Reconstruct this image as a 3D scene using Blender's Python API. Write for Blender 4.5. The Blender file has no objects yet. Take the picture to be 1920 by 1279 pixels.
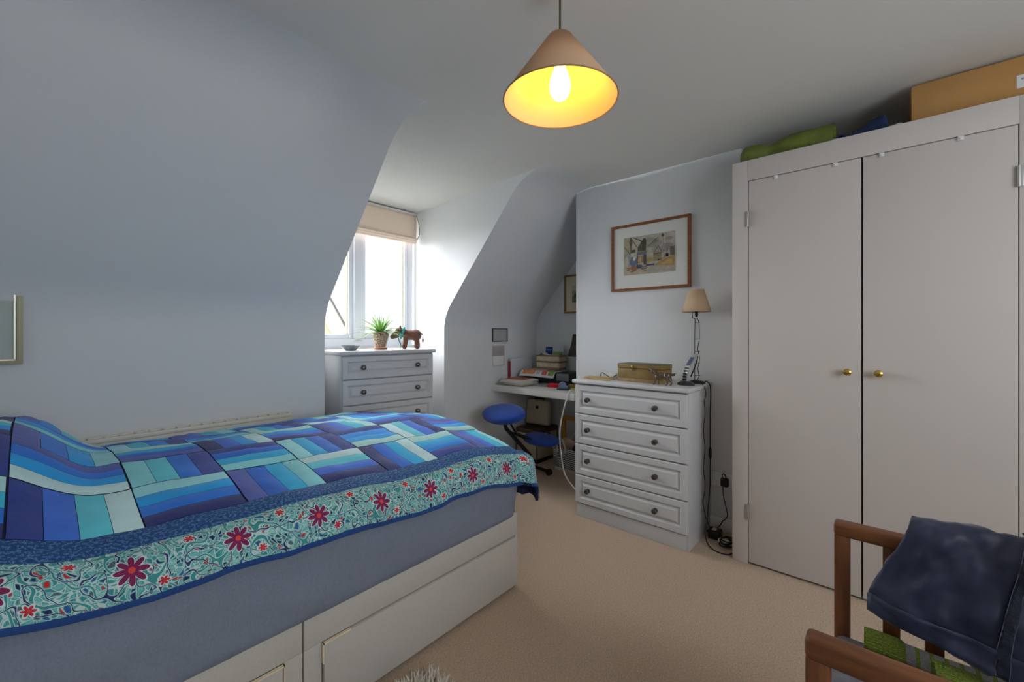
import bpy, bmesh, math, random
from mathutils import Vector, Matrix, noise
random.seed(7)
SC = bpy.context.scene
C = SC.collection
PI = math.pi
R = math.radians

# ------------------------------------------------------------------ camera, sky, sun, exposure
F, CX, HY, CAMZ = 790.0, 960.0, 623.0, 1.2           # focal length and horizon in the 1920x1279 frame
ANG = R(48.7)
SA, CA = math.cos(ANG), math.sin(ANG)                # .660, .751
cam = bpy.data.cameras.new('camera')
cam.sensor_width = 36.0
cam.lens = F / 1920 * 36
cam.shift_y = -(639.5 - HY) / 1920
cam.clip_start = 0.02
cam.clip_end = 300
co = bpy.data.objects.new('camera', cam)
C.objects.link(co)
co.location = (0, 0, CAMZ)
co.rotation_euler = (PI / 2, 0, -ANG)
SC.camera = co

def at(px, py, X=None, Y=None, Z=None):
    """The point of the room that a pixel shows on a known plane."""
    r, u = (px - CX) / F, (HY - py) / F
    dx, dy = r * SA + CA, -r * CA + SA
    d = X / dx if X is not None else Y / dy if Y is not None else (Z - CAMZ) / u
    return Vector((dx * d, dy * d, CAMZ + u * d))

SC.view_settings.view_transform = 'Standard'
SC.view_settings.look = 'None'
SC.view_settings.gamma = 1.0
SC.view_settings.use_curve_mapping = False
SC.view_settings.exposure = 0.78

def lin(c):
    return tuple(((v / 255) / 12.92 if v / 255 <= 0.04045 else ((v / 255 + 0.055) / 1.055) ** 2.4) for v in c)

wd = bpy.data.worlds.new('overcast_sky')
SC.world = wd
wd.use_nodes = True
nt = wd.node_tree
bg = nt.nodes['Background']
tc = nt.nodes.new('ShaderNodeTexCoord')
mp = nt.nodes.new('ShaderNodeMapping')
mp.inputs['Scale'].default_value = (2.0, 2.0, 7.0)
nz = nt.nodes.new('ShaderNodeTexNoise')
nz.inputs['Scale'].default_value = 1.6
nz.inputs['Detail'].default_value = 6
rp = nt.nodes.new('ShaderNodeValToRGB')
rp.color_ramp.elements[0].position = 0.3
rp.color_ramp.elements[0].color = (*lin((222, 224, 228)), 1)
rp.color_ramp.elements[1].position = 0.7
rp.color_ramp.elements[1].color = (*lin((246, 245, 241)), 1)
nt.links.new(tc.outputs['Generated'], mp.inputs['Vector'])
nt.links.new(mp.outputs[0], nz.inputs['Vector'])
nt.links.new(nz.outputs['Fac'], rp.inputs['Fac'])
nt.links.new(rp.outputs[0], bg.inputs['Color'])
bg.inputs['Strength'].default_value = 0.85

sun = bpy.data.lights.new('sun_offscreen', 'SUN')
sun.energy = 22.0
sun.angle = R(100)
sun.color = (0.93, 0.96, 1.0)
so = bpy.data.objects.new('sun_offscreen', sun)
C.objects.link(so)
so.rotation_euler = Vector((0.12, -1.0, -0.5)).to_track_quat('-Z', 'Y').to_euler()

def area(name, loc, d, sx, sy, e, col):
    l = bpy.data.lights.new(name, 'AREA')
    l.shape = 'RECTANGLE'; l.size = sx; l.size_y = sy; l.energy = e; l.color = col
    o = bpy.data.objects.new(name, l); C.objects.link(o); o.location = loc
    o.rotation_euler = Vector(d).to_track_quat('-Z', 'Y').to_euler()
    return o
# daylight entering by the window in the wall behind the camera
area('window_back_offscreen', (0.75, -1.78, 1.5), (0, 1, 0), 1.7, 1.1, 17, (0.84, 0.92, 1.0))

# ------------------------------------------------------------------ materials
MATS = {}
def mat(name, rgb, rough=0.6, bump=None, var=None, metal=0.0, stretch=None, coord='Object', spec=0.4, trans=0.0, emit=None, sheen=0.0):
    """A procedural material: colour with noise variation (scale, amount) and noise bump (scale, strength, distance)."""
    if name in MATS: return MATS[name]
    m = bpy.data.materials.new(name); m.use_nodes = True; MATS[name] = m
    n, L = m.node_tree.nodes, m.node_tree.links
    b = n['Principled BSDF']
    c = lin(rgb)
    b.inputs['Base Color'].default_value = (*c, 1)
    b.inputs['Roughness'].default_value = rough
    b.inputs['Metallic'].default_value = metal
    b.inputs['Specular IOR Level'].default_value = spec
    if sheen: b.inputs['Sheen Weight'].default_value = sheen
    if trans: b.inputs['Transmission Weight'].default_value = trans
    if emit:
        b.inputs['Emission Color'].default_value = (*lin(emit[0]), 1)
        b.inputs['Emission Strength'].default_value = emit[1]
    t = n.new('ShaderNodeTexCoord'); mp = n.new('ShaderNodeMapping')
    if stretch: mp.inputs['Scale'].default_value = stretch
    L.new(t.outputs[coord], mp.inputs['Vector'])
    if var:
        z = n.new('ShaderNodeTexNoise'); z.inputs['Scale'].default_value = var[0]; z.inputs['Detail'].default_value = 5
        r = n.new('ShaderNodeValToRGB'); a = var[1]
        r.color_ramp.elements[0].position = 0.3; r.color_ramp.elements[1].position = 0.7
        r.color_ramp.elements[0].color = (*[v * (1 - a) for v in c], 1)
        r.color_ramp.elements[1].color = (*[min(1, v * (1 + a)) for v in c], 1)
        L.new(mp.outputs[0], z.inputs['Vector']); L.new(z.outputs['Fac'], r.inputs['Fac']); L.new(r.outputs[0], b.inputs['Base Color'])
    if bump:
        z = n.new('ShaderNodeTexNoise'); z.inputs['Scale'].default_value = bump[0]; z.inputs['Detail'].default_value = 4
        u = n.new('ShaderNodeBump'); u.inputs['Strength'].default_value = bump[1]
        u.inputs['Distance'].default_value = bump[2] if len(bump) > 2 else 0.005
        L.new(mp.outputs[0], z.inputs['Vector']); L.new(z.outputs['Fac'], u.inputs['Height']); L.new(u.outputs[0], b.inputs['Normal'])
    return m

WALL = mat('wall_paint', (222, 224, 225), 0.75, (9, 0.25, 0.01))
CEIL = mat('ceiling_paint', (224, 223, 218), 0.8, (7, 0.15, 0.01))
CARPET = mat('beige_carpet', (228, 197, 166), 0.95, (320, 1.0, 0.010), (170, 0.24), sheen=0.3)
GLOSS = mat('white_gloss_paint', (226, 224, 220), 0.35)
UPVC = mat('white_upvc', (225, 229, 238), 0.3)
GASKET = mat('gasket', (190, 196, 120), 0.5)
CHESTW = mat('white_chest_laminate', (206, 206, 207), 0.4)
WARD = mat('wardrobe_paint', (204, 196, 190), 0.55, (30, 0.05, 0.003))
PEWTER = mat('dark_pewter', (104, 101, 98), 0.3, metal=0.9)
BRASS = mat('brass', (205, 170, 90), 0.18, metal=1.0)
STEEL = mat('hinge_steel', (190, 188, 184), 0.35, metal=0.7)
BLACK = mat('black_plastic', (24, 24, 26), 0.4)
WHITEP = mat('white_plastic', (230, 230, 228), 0.4)
PAPER = mat('white_paper', (228, 228, 226), 0.8)
CARD = mat('cardboard', (186, 140, 84), 0.85, (60, 0.1), (3, 0.06))

# ------------------------------------------------------------------ mesh helpers
def box(bm, x0, x1, y0, y1, z0, z1, bev=0.0, seg=2):
    x0, x1 = sorted((x0, x1)); y0, y1 = sorted((y0, y1)); z0, z1 = sorted((z0, z1))
    v = [bm.verts.new(p) for p in ((x0, y0, z0), (x1, y0, z0), (x1, y1, z0), (x0, y1, z0), (x0, y0, z1), (x1, y0, z1), (x1, y1, z1), (x0, y1, z1))]
    f = [bm.faces.new([v[i] for i in q]) for q in ((3, 2, 1, 0), (4, 5, 6, 7), (0, 1, 5, 4), (1, 2, 6, 5), (2, 3, 7, 6), (3, 0, 4, 7))]
    if bev:
        es = list({e for q in f for e in q.edges})
        bmesh.ops.bevel(bm, geom=es, offset=bev, segments=seg, affect='EDGES', profile=0.5)
    return bm

def frame_of(d):
    d = d.normalized()
    a = Vector((0, 0, 1)) if abs(d.z) < 0.9 else Vector((1, 0, 0))
    u = d.cross(a).normalized()
    return u, d.cross(u).normalized()

def tube(bm, pts, r, seg=8, cap=True):
    pts = [Vector(p) for p in pts]
    rr = r if isinstance(r, (list, tuple)) else [r] * len(pts)
    rings = []
    u = None
    for i, p in enumerate(pts):
        d = (pts[min(i + 1, len(pts) - 1)] - pts[max(i - 1, 0)])
        if u is None: u, w = frame_of(d)
        else:
            d.normalize(); u = (u - d * u.dot(d)).normalized(); w = d.cross(u)
        rings.append([bm.verts.new(p + (u * math.cos(k * 2 * PI / seg) + w * math.sin(k * 2 * PI / seg)) * rr[i]) for k in range(seg)])
    for a, b in zip(rings, rings[1:]):
        for k in range(seg): bm.faces.new((a[k], a[(k + 1) % seg], b[(k + 1) % seg], b[k]))
    if cap:
        bm.faces.new(rings[0][::-1]); bm.faces.new(rings[-1])
    return bm

def smooth_path(pts, n=8):
    """Catmull-Rom through the points."""
    P = [Vector(p) for p in pts]; P = [P[0] * 2 - P[1]] + P + [P[-1] * 2 - P[-2]]
    out = []
    for i in range(1, len(P) - 2):
        a, b, c, d = P[i - 1:i + 3]
        for k in range(n):
            t = k / n
            out.append(0.5 * ((2 * b) + (c - a) * t + (2 * a - 5 * b + 4 * c - d) * t * t + (3 * b - a - 3 * c + d) * t ** 3))
    return out + [P[-2]]

def lathe(bm, prof, seg=32, c=(0, 0, 0), axis='z', sx=1.0, sy=1.0):
    rings = []
    for r, z in prof:
        ring = []
        for k in range(seg):
            a = 2 * PI * k / seg
            p = (r * math.cos(a) * sx, r * math.sin(a) * sy, z)
            if axis == 'x': p = (p[2], p[0], p[1])
            if axis == 'y': p = (p[0], p[2], p[1])
            ring.append(bm.verts.new((p[0] + c[0], p[1] + c[1], p[2] + c[2])))
        rings.append(ring)
    for a, b in zip(rings, rings[1:]):
        for k in range(seg):
            bm.faces.new((a[k], a[(k + 1) % seg], b[(k + 1) % seg], b[k]))
    for ring, r in ((rings[0], prof[0][0]), (rings[-1], prof[-1][0])):
        if r > 1e-4: bm.faces.new(ring)
    bmesh.ops.remove_doubles(bm, verts=bm.verts, dist=1e-6)
    bmesh.ops.recalc_face_normals(bm, faces=bm.faces)
    return bm

def ball(bm, c, rx, ry=None, rz=None, seg=16, rot=None):
    ry = ry or rx; rz = rz or rx
    m = Matrix.Translation(c) @ (rot.to_4x4() if rot else Matrix()) @ Matrix.Diagonal((rx, ry, rz, 1))
    bmesh.ops.create_uvsphere(bm, u_segments=seg, v_segments=max(6, seg // 2), radius=1, matrix=m)
    return bm

def grid(bm, fn, nu, nv, uv=None):
    """A sheet fn(i/nu, j/nv) -> point, with uv(i/nu, j/nv) -> flat coordinates."""
    V = [[bm.verts.new(fn(i / nu, j / nv)) for j in range(nv + 1)] for i in range(nu + 1)]
    lay = bm.loops.layers.uv.verify()
    for i in range(nu):
        for j in range(nv):
            f = bm.faces.new((V[i][j], V[i + 1][j], V[i + 1][j + 1], V[i][j + 1]))
            for l, (a, b) in zip(f.loops, ((i, j), (i + 1, j), (i + 1, j + 1), (i, j + 1))):
                l[lay].uv = uv(a / nu, b / nv) if uv else (a / nu, b / nv)
    return bm

def B(): return bmesh.new()

def obj(name, bm, m, parent=None, w=False, sharp=35):
    """One mesh object; w: the mesh was written in room coordinates."""
    me = bpy.data.meshes.new(name)
    if w and parent: bmesh.ops.translate(bm, verts=bm.verts, vec=-parent.location)
    bm.to_mesh(me); bm.free()
    for p in me.polygons: p.use_smooth = True
    if sharp: me.set_sharp_from_angle(angle=R(sharp))
    for k in (m if isinstance(m, (list, tuple)) else [m]): me.materials.append(k)
    o = bpy.data.objects.new(name, me); C.objects.link(o)
    if parent: o.parent = parent
    return o

def share(name, src, parent, loc=(0, 0, 0), rz=0):
    o = bpy.data.objects.new(name, src.data); C.objects.link(o); o.parent = parent; o.location = loc; o.rotation_euler.z = rz
    return o

def tag(o, label, cat, group=None, kind=None):
    if label: o['label'] = label
    if cat: o['category'] = cat
    if group: o['group'] = group
    if kind: o['kind'] = kind
    return o

def thing(name, label, cat, loc=(0, 0, 0), rz=0, group=None):
    o = bpy.data.objects.new(name, None); C.objects.link(o)
    o.empty_display_size = 0.05; o.location = loc; o.rotation_euler = (0, 0, rz)
    bpy.context.view_layer.update()
    return tag(o, label, cat, group)

def struct(name, bm, m, parent=None, sharp=35):
    o = obj(name, bm, m, parent, sharp=sharp)
    if not parent: o['kind'] = 'structure'
    return o

def blended(name, bm, m, parent, voxel=.004, it=6):
    """Overlapping lumps fused into one continuous body."""
    o = obj(name, bm, m, parent, sharp=0)
    d = o.modifiers.new('fuse', 'REMESH'); d.mode = 'VOXEL'; d.voxel_size = voxel; d.use_smooth_shade = True
    d = o.modifiers.new('soften', 'SMOOTH'); d.iterations = it; d.factor = .5
    return o


# ------------------------------------------------------------------ the room
ZC = 2.28
X0, X1, Y0, YL = -1.25, 3.375, -1.7, 2.64
XM, XA = 2.75, 3.375                   # chimney breast, back of the desk alcove
DX0, DX1, YW = 1.216, 2.18, 3.03       # dormer cheeks and window plane

def quad(bm, *p): return bm.faces.new([bm.verts.new(q) for q in p])

b = B(); quad(b, (X0, Y0, 0), (X1 + .1, Y0, 0), (X1 + .1, YW + .1, 0), (X0, YW + .1, 0)); struct('floor', b, CARPET)

def fillet(a, k, c, n=10):
    return [tuple((1 - t) ** 2 * a[i] + 2 * t * (1 - t) * k[i] + t * t * c[i] for i in (0, 1)) for t in [j / n for j in range(n + 1)]]
knee, top = Vector((YL, 1.33)), Vector((1.80, ZC))
sl = (top - knee).normalized()
PROF = [(YL, 0.0), (YL, 0.6)] + fillet((YL, 1.22), knee, tuple(knee + sl * .14)) + fillet(tuple(top - sl * .17), top, (1.80 - .2, ZC))

def slope_wall(name, xa, xb):
    b = B(); n = max(2, int((xb - xa) / .25))
    cols = [[b.verts.new((xa + (xb - xa) * i / n, y, z)) for y, z in PROF] for i in range(n + 1)]
    for p, q in zip(cols, cols[1:]):
        for k in range(len(PROF) - 1): b.faces.new((p[k], q[k], q[k + 1], p[k + 1]))
    return struct(name, b, WALL, sharp=60)
slope_wall('wall_eaves', X0, DX0)
slope_wall('wall_eaves_alcove', DX1, X1)

YC = PROF[-1][0]
b = B()
quad(b, (X0, Y0, ZC), (X0, YC, ZC), (X1 + .1, YC, ZC), (X1 + .1, Y0, ZC))
struct('ceiling', b, CEIL)
zd = lambda y: ZC - (y - YC) * .042                      # the dormer ceiling falls a little to the window
b = B()
ys = [YC + (YW - YC) * i / 8 for i in range(9)]
rows = [[b.verts.new((x, y, zd(y))) for x in (DX0, DX1)] for y in ys]
for p, q in zip(rows, rows[1:]): b.faces.new((p[0], q[0], q[1], p[1]))
struct('ceiling_dormer', b, CEIL)
for name, x in (('wall_dormer_near', DX0), ('wall_dormer_far', DX1)):
    b = B(); zt = zd(YW)
    P = [b.verts.new((x, y, min(z, zd(y)))) for y, z in PROF]; Q = [b.verts.new((x, YW + .01, z * zt / ZC)) for y, z in PROF]
    for k in range(len(PROF) - 1): b.faces.new((P[k], P[k + 1], Q[k + 1], Q[k]))
    struct(name, b, WALL)
b = B(); box(b, DX0 - .02, DX1 + .02, YW, YW + .16, 0, 1.09); struct('wall_window', b, WALL)
b = B(); box(b, DX0 - .02, DX1 + .02, YW, YW + .16, 2.19, 2.4); struct('wall_window_head', b, WALL)

b = B(); box(b, XM, X1 + .1, .62, 1.764, 0, ZC + .01, .006); struct('wall_chimney_breast', b, WALL)
b = B(); box(b, X1, X1 + .1, 1.7, YL + .2, 0, ZC + .01); struct('wall_alcove', b, WALL)
b = B(); box(b, 3.12, 3.22, Y0, .65, 0, ZC + .01); struct('wall_right', b, WALL)
b = B(); box(b, X0 - .1, X0, Y0 - .1, YW, 0, ZC + .01); struct('wall_left', b, WALL)
b = B()                                                   # the wall behind the camera, with its window opening
box(b, X0, -.12, Y0 - .1, Y0, 0, ZC + .01); box(b, 1.62, 3.2, Y0 - .1, Y0, 0, ZC + .01)
box(b, -.12, 1.62, Y0 - .1, Y0, 0, .92); box(b, -.12, 1.62, Y0 - .1, Y0, 2.08, ZC + .01)
struct('wall_back', b, WALL)
b = B()
for x in (-.12, .72, 1.57): box(b, x, x + .05, Y0 - .09, Y0 - .03, .92, 2.08, .004)
box(b, -.12, 1.62, Y0 - .09, Y0 - .03, .92, .97, .004); box(b, -.12, 1.62, Y0 - .09, Y0 - .03, 2.03, 2.08, .004)
struct('window_2', b, UPVC)
b = B(); box(b, XM - .016, XM, .6, 1.75, 0, .085, .004); struct('baseboard_right', b, GLOSS)

# dormer window: frame, opening sash, mullion, panes
b = B()
fy0, fy1 = YW + .02, YW + .09
box(b, DX0 - .01, DX1, fy0, fy1, 1.085, 1.15, .005); box(b, DX0 - .01, DX1, fy0, fy1, 2.12, 2.2, .005)
box(b, DX0 - .01, DX0 + .05, fy0, fy1, 1.15, 2.12, .005); box(b, DX1 - .05, DX1, fy0, fy1, 1.15, 2.12, .005)
box(b, 1.63, 1.70, fy0 - .008, fy1, 1.15, 2.12, .006)
win = struct('window_1', b, UPVC)
b = B()
for xa, xb in ((DX0 + .05, 1.63), (1.70, DX1 - .05)):
    t = .035
    box(b, xa, xa + t, fy0 + .012, fy1, 1.15, 2.12, .005); box(b, xb - t, xb, fy0 + .012, fy1, 1.15, 2.12, .005)
    box(b, xa + t, xb - t, fy0 + .0125, fy1, 1.15, 1.15 + t, .003); box(b, xa + t, xb - t, fy0 + .0125, fy1, 2.12 - t, 2.12, .003)
obj('window_sash', b, UPVC, win)
GLASS = bpy.data.materials.new('window_glass'); GLASS.use_nodes = True
gn = GLASS.node_tree; gn.nodes.clear()
go, gt, gg, gm = (gn.nodes.new(k) for k in ('ShaderNodeOutputMaterial', 'ShaderNodeBsdfTransparent', 'ShaderNodeBsdfGlossy', 'ShaderNodeMixShader'))
gg.inputs['Roughness'].default_value = 0.02; gm.inputs[0].default_value = 0.04
gn.links.new(gt.outputs[0], gm.inputs[1]); gn.links.new(gg.outputs[0], gm.inputs[2]); gn.links.new(gm.outputs[0], go.inputs[0])
for xa, xb in ((DX0 + .085, 1.595), (1.735, DX1 - .085)):
    b = B(); box(b, xa, xb, fy0 + .04, fy0 + .046, 1.185, 2.085); obj('pane', b, GLASS, win)
    b = B()
    for x in (xa, xb - .006): box(b, x, x + .006, fy0 + .03, fy0 + .04, 1.185, 2.085)
    box(b, xa, xb, fy0 + .03, fy0 + .04, 1.185, 1.19)
    obj('gasket', b, GASKET, win)
b = B(); box(b, 1.645, 1.685, fy0 - .03, fy0 - .008, 1.125, 1.14, .003); box(b, 1.62, 1.66, fy0 - .036, fy0 - .026, 1.128, 1.137, .003)
obj('window_latch', b, STEEL, win)

# ------------------------------------------------------------------ outside: neighbour's house and a tree
CREAM = mat('cream_render', (238, 226, 196), 0.9, (20, 0.2))
SLATE = mat('roof_slate', (120, 118, 122), 0.8, (12, 0.3))
p1, p2 = at(612, 575, Y=9.0), at(646, 636, Y=9.0)
gl = (p1 - p2); up = p1 + gl * 3.2
hs = thing('neighbour_house', 'cream gabled house with white bargeboard seen through the window', 'house', (p2.x - 2, 9.0, -2.8))
eav = p2 - gl * 2.0
b = B()
pts = [(up.x * 2 - eav.x, eav.z), (up.x, up.z), (eav.x, eav.z), (eav.x - .5, eav.z), (eav.x - .5, -2.8), (up.x * 2 - eav.x + .5, -2.8), (up.x * 2 - eav.x + .5, eav.z)]
fr = [b.verts.new((x, 9.02, z)) for x, z in pts]; bk = [b.verts.new((x, 13, z)) for x, z in pts]
b.faces.new(fr); b.faces.new(bk[::-1])
for i in range(len(pts)): b.faces.new((fr[i], bk[i], bk[(i + 1) % len(pts)], fr[(i + 1) % len(pts)]))
obj('house_wall', b, CREAM, hs, w=True)
for s in (1, -1):
    for nm, ya, yb, th, m in (('bargeboard', 8.9, 9.0, .2, GLOSS), ('roof_slope', 8.86, 13.1, .025, SLATE)):
        b = B(); n = Vector((gl.z, 0, -gl.x)).normalized() * (1 if gl.z * 1 > 0 else -1)
        if n.z < 0: n = -n
        o0 = n * (0.0 if nm == 'bargeboard' else .1)
        q = []
        for y in (ya, yb):
            for pt in (up + o0 - (n * th if nm == 'bargeboard' else n * 0), eav + o0 - (n * th if nm == 'bargeboard' else n * 0), eav + o0 + n * (.1 if nm == 'bargeboard' else th), up + o0 + n * (.1 if nm == 'bargeboard' else th)):
                x = pt.x if s == 1 else 2 * up.x - pt.x
                q.append(b.verts.new((x, y, pt.z)))
        for idx in ((0, 1, 2, 3), (7, 6, 5, 4), (0, 4, 5, 1), (1, 5, 6, 2), (2, 6, 7, 3), (3, 7, 4, 0)): b.faces.new([q[i] for i in idx])
        bmesh.ops.recalc_face_normals(b, faces=b.faces)
        obj(nm, b, m, hs, w=True)
LEAF = mat('foliage', (98, 122, 84), 0.9, var=(3, .3))
tp = at(652, 622, Y=22)
tr = thing('garden_tree', 'small green tree beyond the neighbouring gable', 'tree', (tp.x, tp.y, -2.8))
b = B(); tube(b, [(0, 0, 0), (.1, 0, 2.2), (0, 0, 4.0)], [.16, .11, .05], 8); obj('trunk', b, mat('bark', (90, 78, 66), .9), tr)
b = B()
for i in range(420):
    a, h = random.uniform(0, 2 * PI), random.uniform(-.9, .75)
    rr = .95 * math.sqrt(max(0.05, 1 - h * h * .8)) * random.uniform(.4, 1)
    c = Vector((math.cos(a) * rr, math.sin(a) * rr, 3.75 + h))
    d = Vector((random.uniform(-1, 1), random.uniform(-1, 1), random.uniform(-.2, 1))).normalized() * .16
    e = d.cross(Vector((random.random(), random.random(), random.random()))).normalized() * .05
    b.faces.new([b.verts.new(c + v) for v in (-d, e, d, -e)])
obj('foliage', b, LEAF, tr)
b = B(); quad(b, (-40, 4, -2.8), (60, 4, -2.8), (60, 90, -2.8), (-40, 90, -2.8)); struct('ground_outside', b, mat('pale_bounce_ground', (186, 182, 172), .95, var=(2, .12)))  # unseen ground, made pale to bounce daylight up onto the dormer ceiling

# ------------------------------------------------------------------ wardrobe
XW = 2.443
wa = thing('wardrobe', 'tall fitted wardrobe with two plain off-white doors and brass knobs', 'wardrobe', (XW, .596, 0))
ZT, ZD = 2.089, 1.98
yl, yd0, ym, yd1, yr = .596, .521, .068, -.385, -.47
b = B(); box(b, XW, XW + .03, yl, yd0 + .002, 0, ZT, .002); obj('stile', b, WARD, wa, w=True)
b = B(); box(b, XW, XW + .03, yd1 - .002, yr, 0, ZT, .002); obj('stile', b, WARD, wa, w=True)
b = B(); box(b, XW - .001, XW + .03, yd0 + .002, yd1 - .002, ZD + .003, ZT, .002); obj('top_rail', b, WARD, wa, w=True)
for y in (yl, yr + .018):
    b = B(); box(b, XW + .03, 3.1, y, y - .018, 0, ZT); obj('side_panel', b, WARD, wa, w=True)
b = B(); box(b, XW + .03, 3.1, yl, yr, ZT - .02, ZT); obj('top_panel', b, WARD, wa, w=True)
b = B(); box(b, XW + .05, 3.09, yl - .02, yr + .02, .0, .02); obj('plinth', b, mat('brown_plinth', (110, 62, 48), .7), wa, w=True)
KN = B()
lathe(KN, [(.013, 0), (.013, .003), (.006, .006), (.006, .014), (.0125, .02), (.016, .027), (.0145, .034), (.008, .038), (0.0005, .039)], 20, axis='x')
bmesh.ops.scale(KN, verts=KN.verts, vec=(-1, 1, 1)); bmesh.ops.recalc_face_normals(KN, faces=KN.faces)
doors = []
for ya, yb, ky, hy in ((yd0, ym + .0018, .118, yd0), (ym - .0018, yd1, .012, yd1)):
    b = B(); box(b, XW + .002, XW + .022, ya - .002, yb + .0005, .012, ZD, .0015)
    d = obj('door', b, WARD, wa, w=True); doors.append(d)
    if len(doors) == 1: k0 = obj('knob', KN, BRASS, d); k0.location = Vector((XW + .002, ky, 1.02)) - wa.location; k0['label'] = 'round brass knob'
    else: share('knob', k0, d, Vector((XW + .002, ky, 1.02)) - wa.location)
    s = 1 if hy > 0 else -1
    for hz in (.27, 1.785):
        b = B(); box(b, XW - .004, XW + .004, hy, hy + s * .014, hz - .038, hz + .038, .001)
        tube(b, [(XW - .006, hy, hz - .04), (XW - .006, hy, hz + .04)], .005, 8)
        obj('hinge', b, STEEL, d, w=False).location = -wa.location
for px, py, d in ((1455, 331, 0), (1566, 304, 0), (1653, 285, 1), (1801, 253, 1)):
    p = at(px, py, X=XW)
    b = B(); box(b, p.x - .006, p.x + .002, p.y - .009, p.y + .009, ZD - .016, ZD + .002, .003); box(b, p.x - .01, p.x - .005, p.y - .004, p.y + .004, ZD - .014, ZD - .006, .002)
    o = obj('door_pad', b, WHITEP, doors[d]); o.location = -wa.location

# ------------------------------------------------------------------ chests of drawers
def knob_mesh(r):
    b = B()
    lathe(b, [(r * .9, 0), (r * .9, .002), (r * .45, .005), (r * .45, .012), (r, .017), (r * 1.05, .022), (r * .8, .029), (r * .35, .032), (.0004, .0325)], 18, axis='y')
    bmesh.ops.scale(b, verts=b.verts, vec=(1, -1, 1)); bmesh.ops.recalc_face_normals(b, faces=b.faces)
    return b

def drawer_mesh(w, z0, z1):
    """A moulded drawer front: flat border, routed groove, fielded panel; front at y = -.018."""
    b = B()
    def rect(i, y): return [b.verts.new(p) for p in ((i, y, z0 + i), (w - i, y, z0 + i), (w - i, y, z1 - i), (i, y, z1 - i))]
    R_ = [rect(0, 0), rect(0, -.014), rect(.004, -.018), rect(.034, -.018), rect(.038, -.0145), rect(.044, -.006), rect(.048, -.006), rect(.058, -.0145), rect(.062, -.0165)]
    for p, q in zip(R_, R_[1:]):
        for k in range(4): b.faces.new((p[k], p[(k + 1) % 4], q[(k + 1) % 4], q[k]))
    b.faces.new(R_[-1]); b.faces.new(R_[0][::-1])
    bmesh.ops.recalc_face_normals(b, faces=b.faces)
    return b

def chest(name, label, loc, rz, w, d, h, lines, knobs, group):
    t = thing(name, label, 'chest of drawers', loc, rz, group)
    b = B(); box(b, 0, .016, 0, d, 0, h - .025, .001); obj('side_panel', b, CHESTW, t)
    b = B(); box(b, w - .016, w, 0, d, 0, h - .025, .001); obj('side_panel', b, CHESTW, t)
    b = B(); box(b, .016, w - .016, .012, d, .04, h - .026); obj('carcass', b, CHESTW, t)
    b = B(); box(b, .012, w - .012, -.004, .012, .0, lines[-1] - .004, .002); obj('plinth', b, CHESTW, t)
    b = B(); box(b, -.014, w + .014, -.03, d, h - .025, h, .007, 3); obj('top', b, CHESTW, t)
    k0 = None
    for za, zb in zip(lines[1:], lines):
        dr = obj('drawer', drawer_mesh(w - .008, za + .003, zb - .003), CHESTW, t, sharp=20); dr.location = (.004, 0, 0)
        for f in knobs:
            p = (w * f, -.0165, (za + zb) / 2)
            if k0 is None: k0 = obj('knob', knob_mesh(.0155), PEWTER, dr); k0.location = p
            else: share('knob', k0, dr, p)
    return t
GC = 'white chests of drawers'
H1, H2 = .893, 1.075
chest('chest_of_drawers', 'low white four-drawer chest with a lamp and wooden box on top', (2.36, 1.513, 0), R(-90), .723, .388, H1,
      [.862, .673, .4775, .277, .091], (.135, .745), GC)
chest('chest_of_drawers', 'tall white chest of drawers standing under the window', (1.304, 2.605, 0), R(-8), .665, .40, H2,
      [1.045, .89, .722, .554, .386, .218, .05], (.2, .79), GC)

# ------------------------------------------------------------------ radiator
RADM = mat('radiator_enamel', (226, 220, 206), .4)
ra = thing('radiator', 'cream panel radiator with a slotted top behind the bed', 'radiator', (.45, 2.58, .12))
b = B(); box(b, -.1, .99, 2.56, 2.572, .14, .715, .004)
for i in range(27):
    x = -.08 + i * .04; box(b, x, x + .022, 2.555, 2.561, .17, .69, .003)
obj('panel', b, RADM, ra, w=True)
b = B(); box(b, -.1, .99, 2.62, 2.63, .14, .715, .003); obj('rear_panel', b, RADM, ra, w=True)
b = B()
box(b, -.1, .99, 2.558, 2.57, .715, .735, .003); box(b, -.1, .99, 2.618, 2.63, .715, .735, .003)
for i in range(22):
    x = -.1 + i * .0515; box(b, x, x + .009, 2.568, 2.62, .72, .735, .002)
obj('top_grille', b, RADM, ra, w=True)
b = B(); box(b, -.095, .985, 2.575, 2.615, .2, .70); obj('convector', b, RADM, ra, w=True)
b = B(); tube(b, [(.99, 2.59, .17), (1.03, 2.59, .17), (1.03, 2.59, 0.0)], .009); obj('pipe', b, RADM, ra, w=True)

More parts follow.
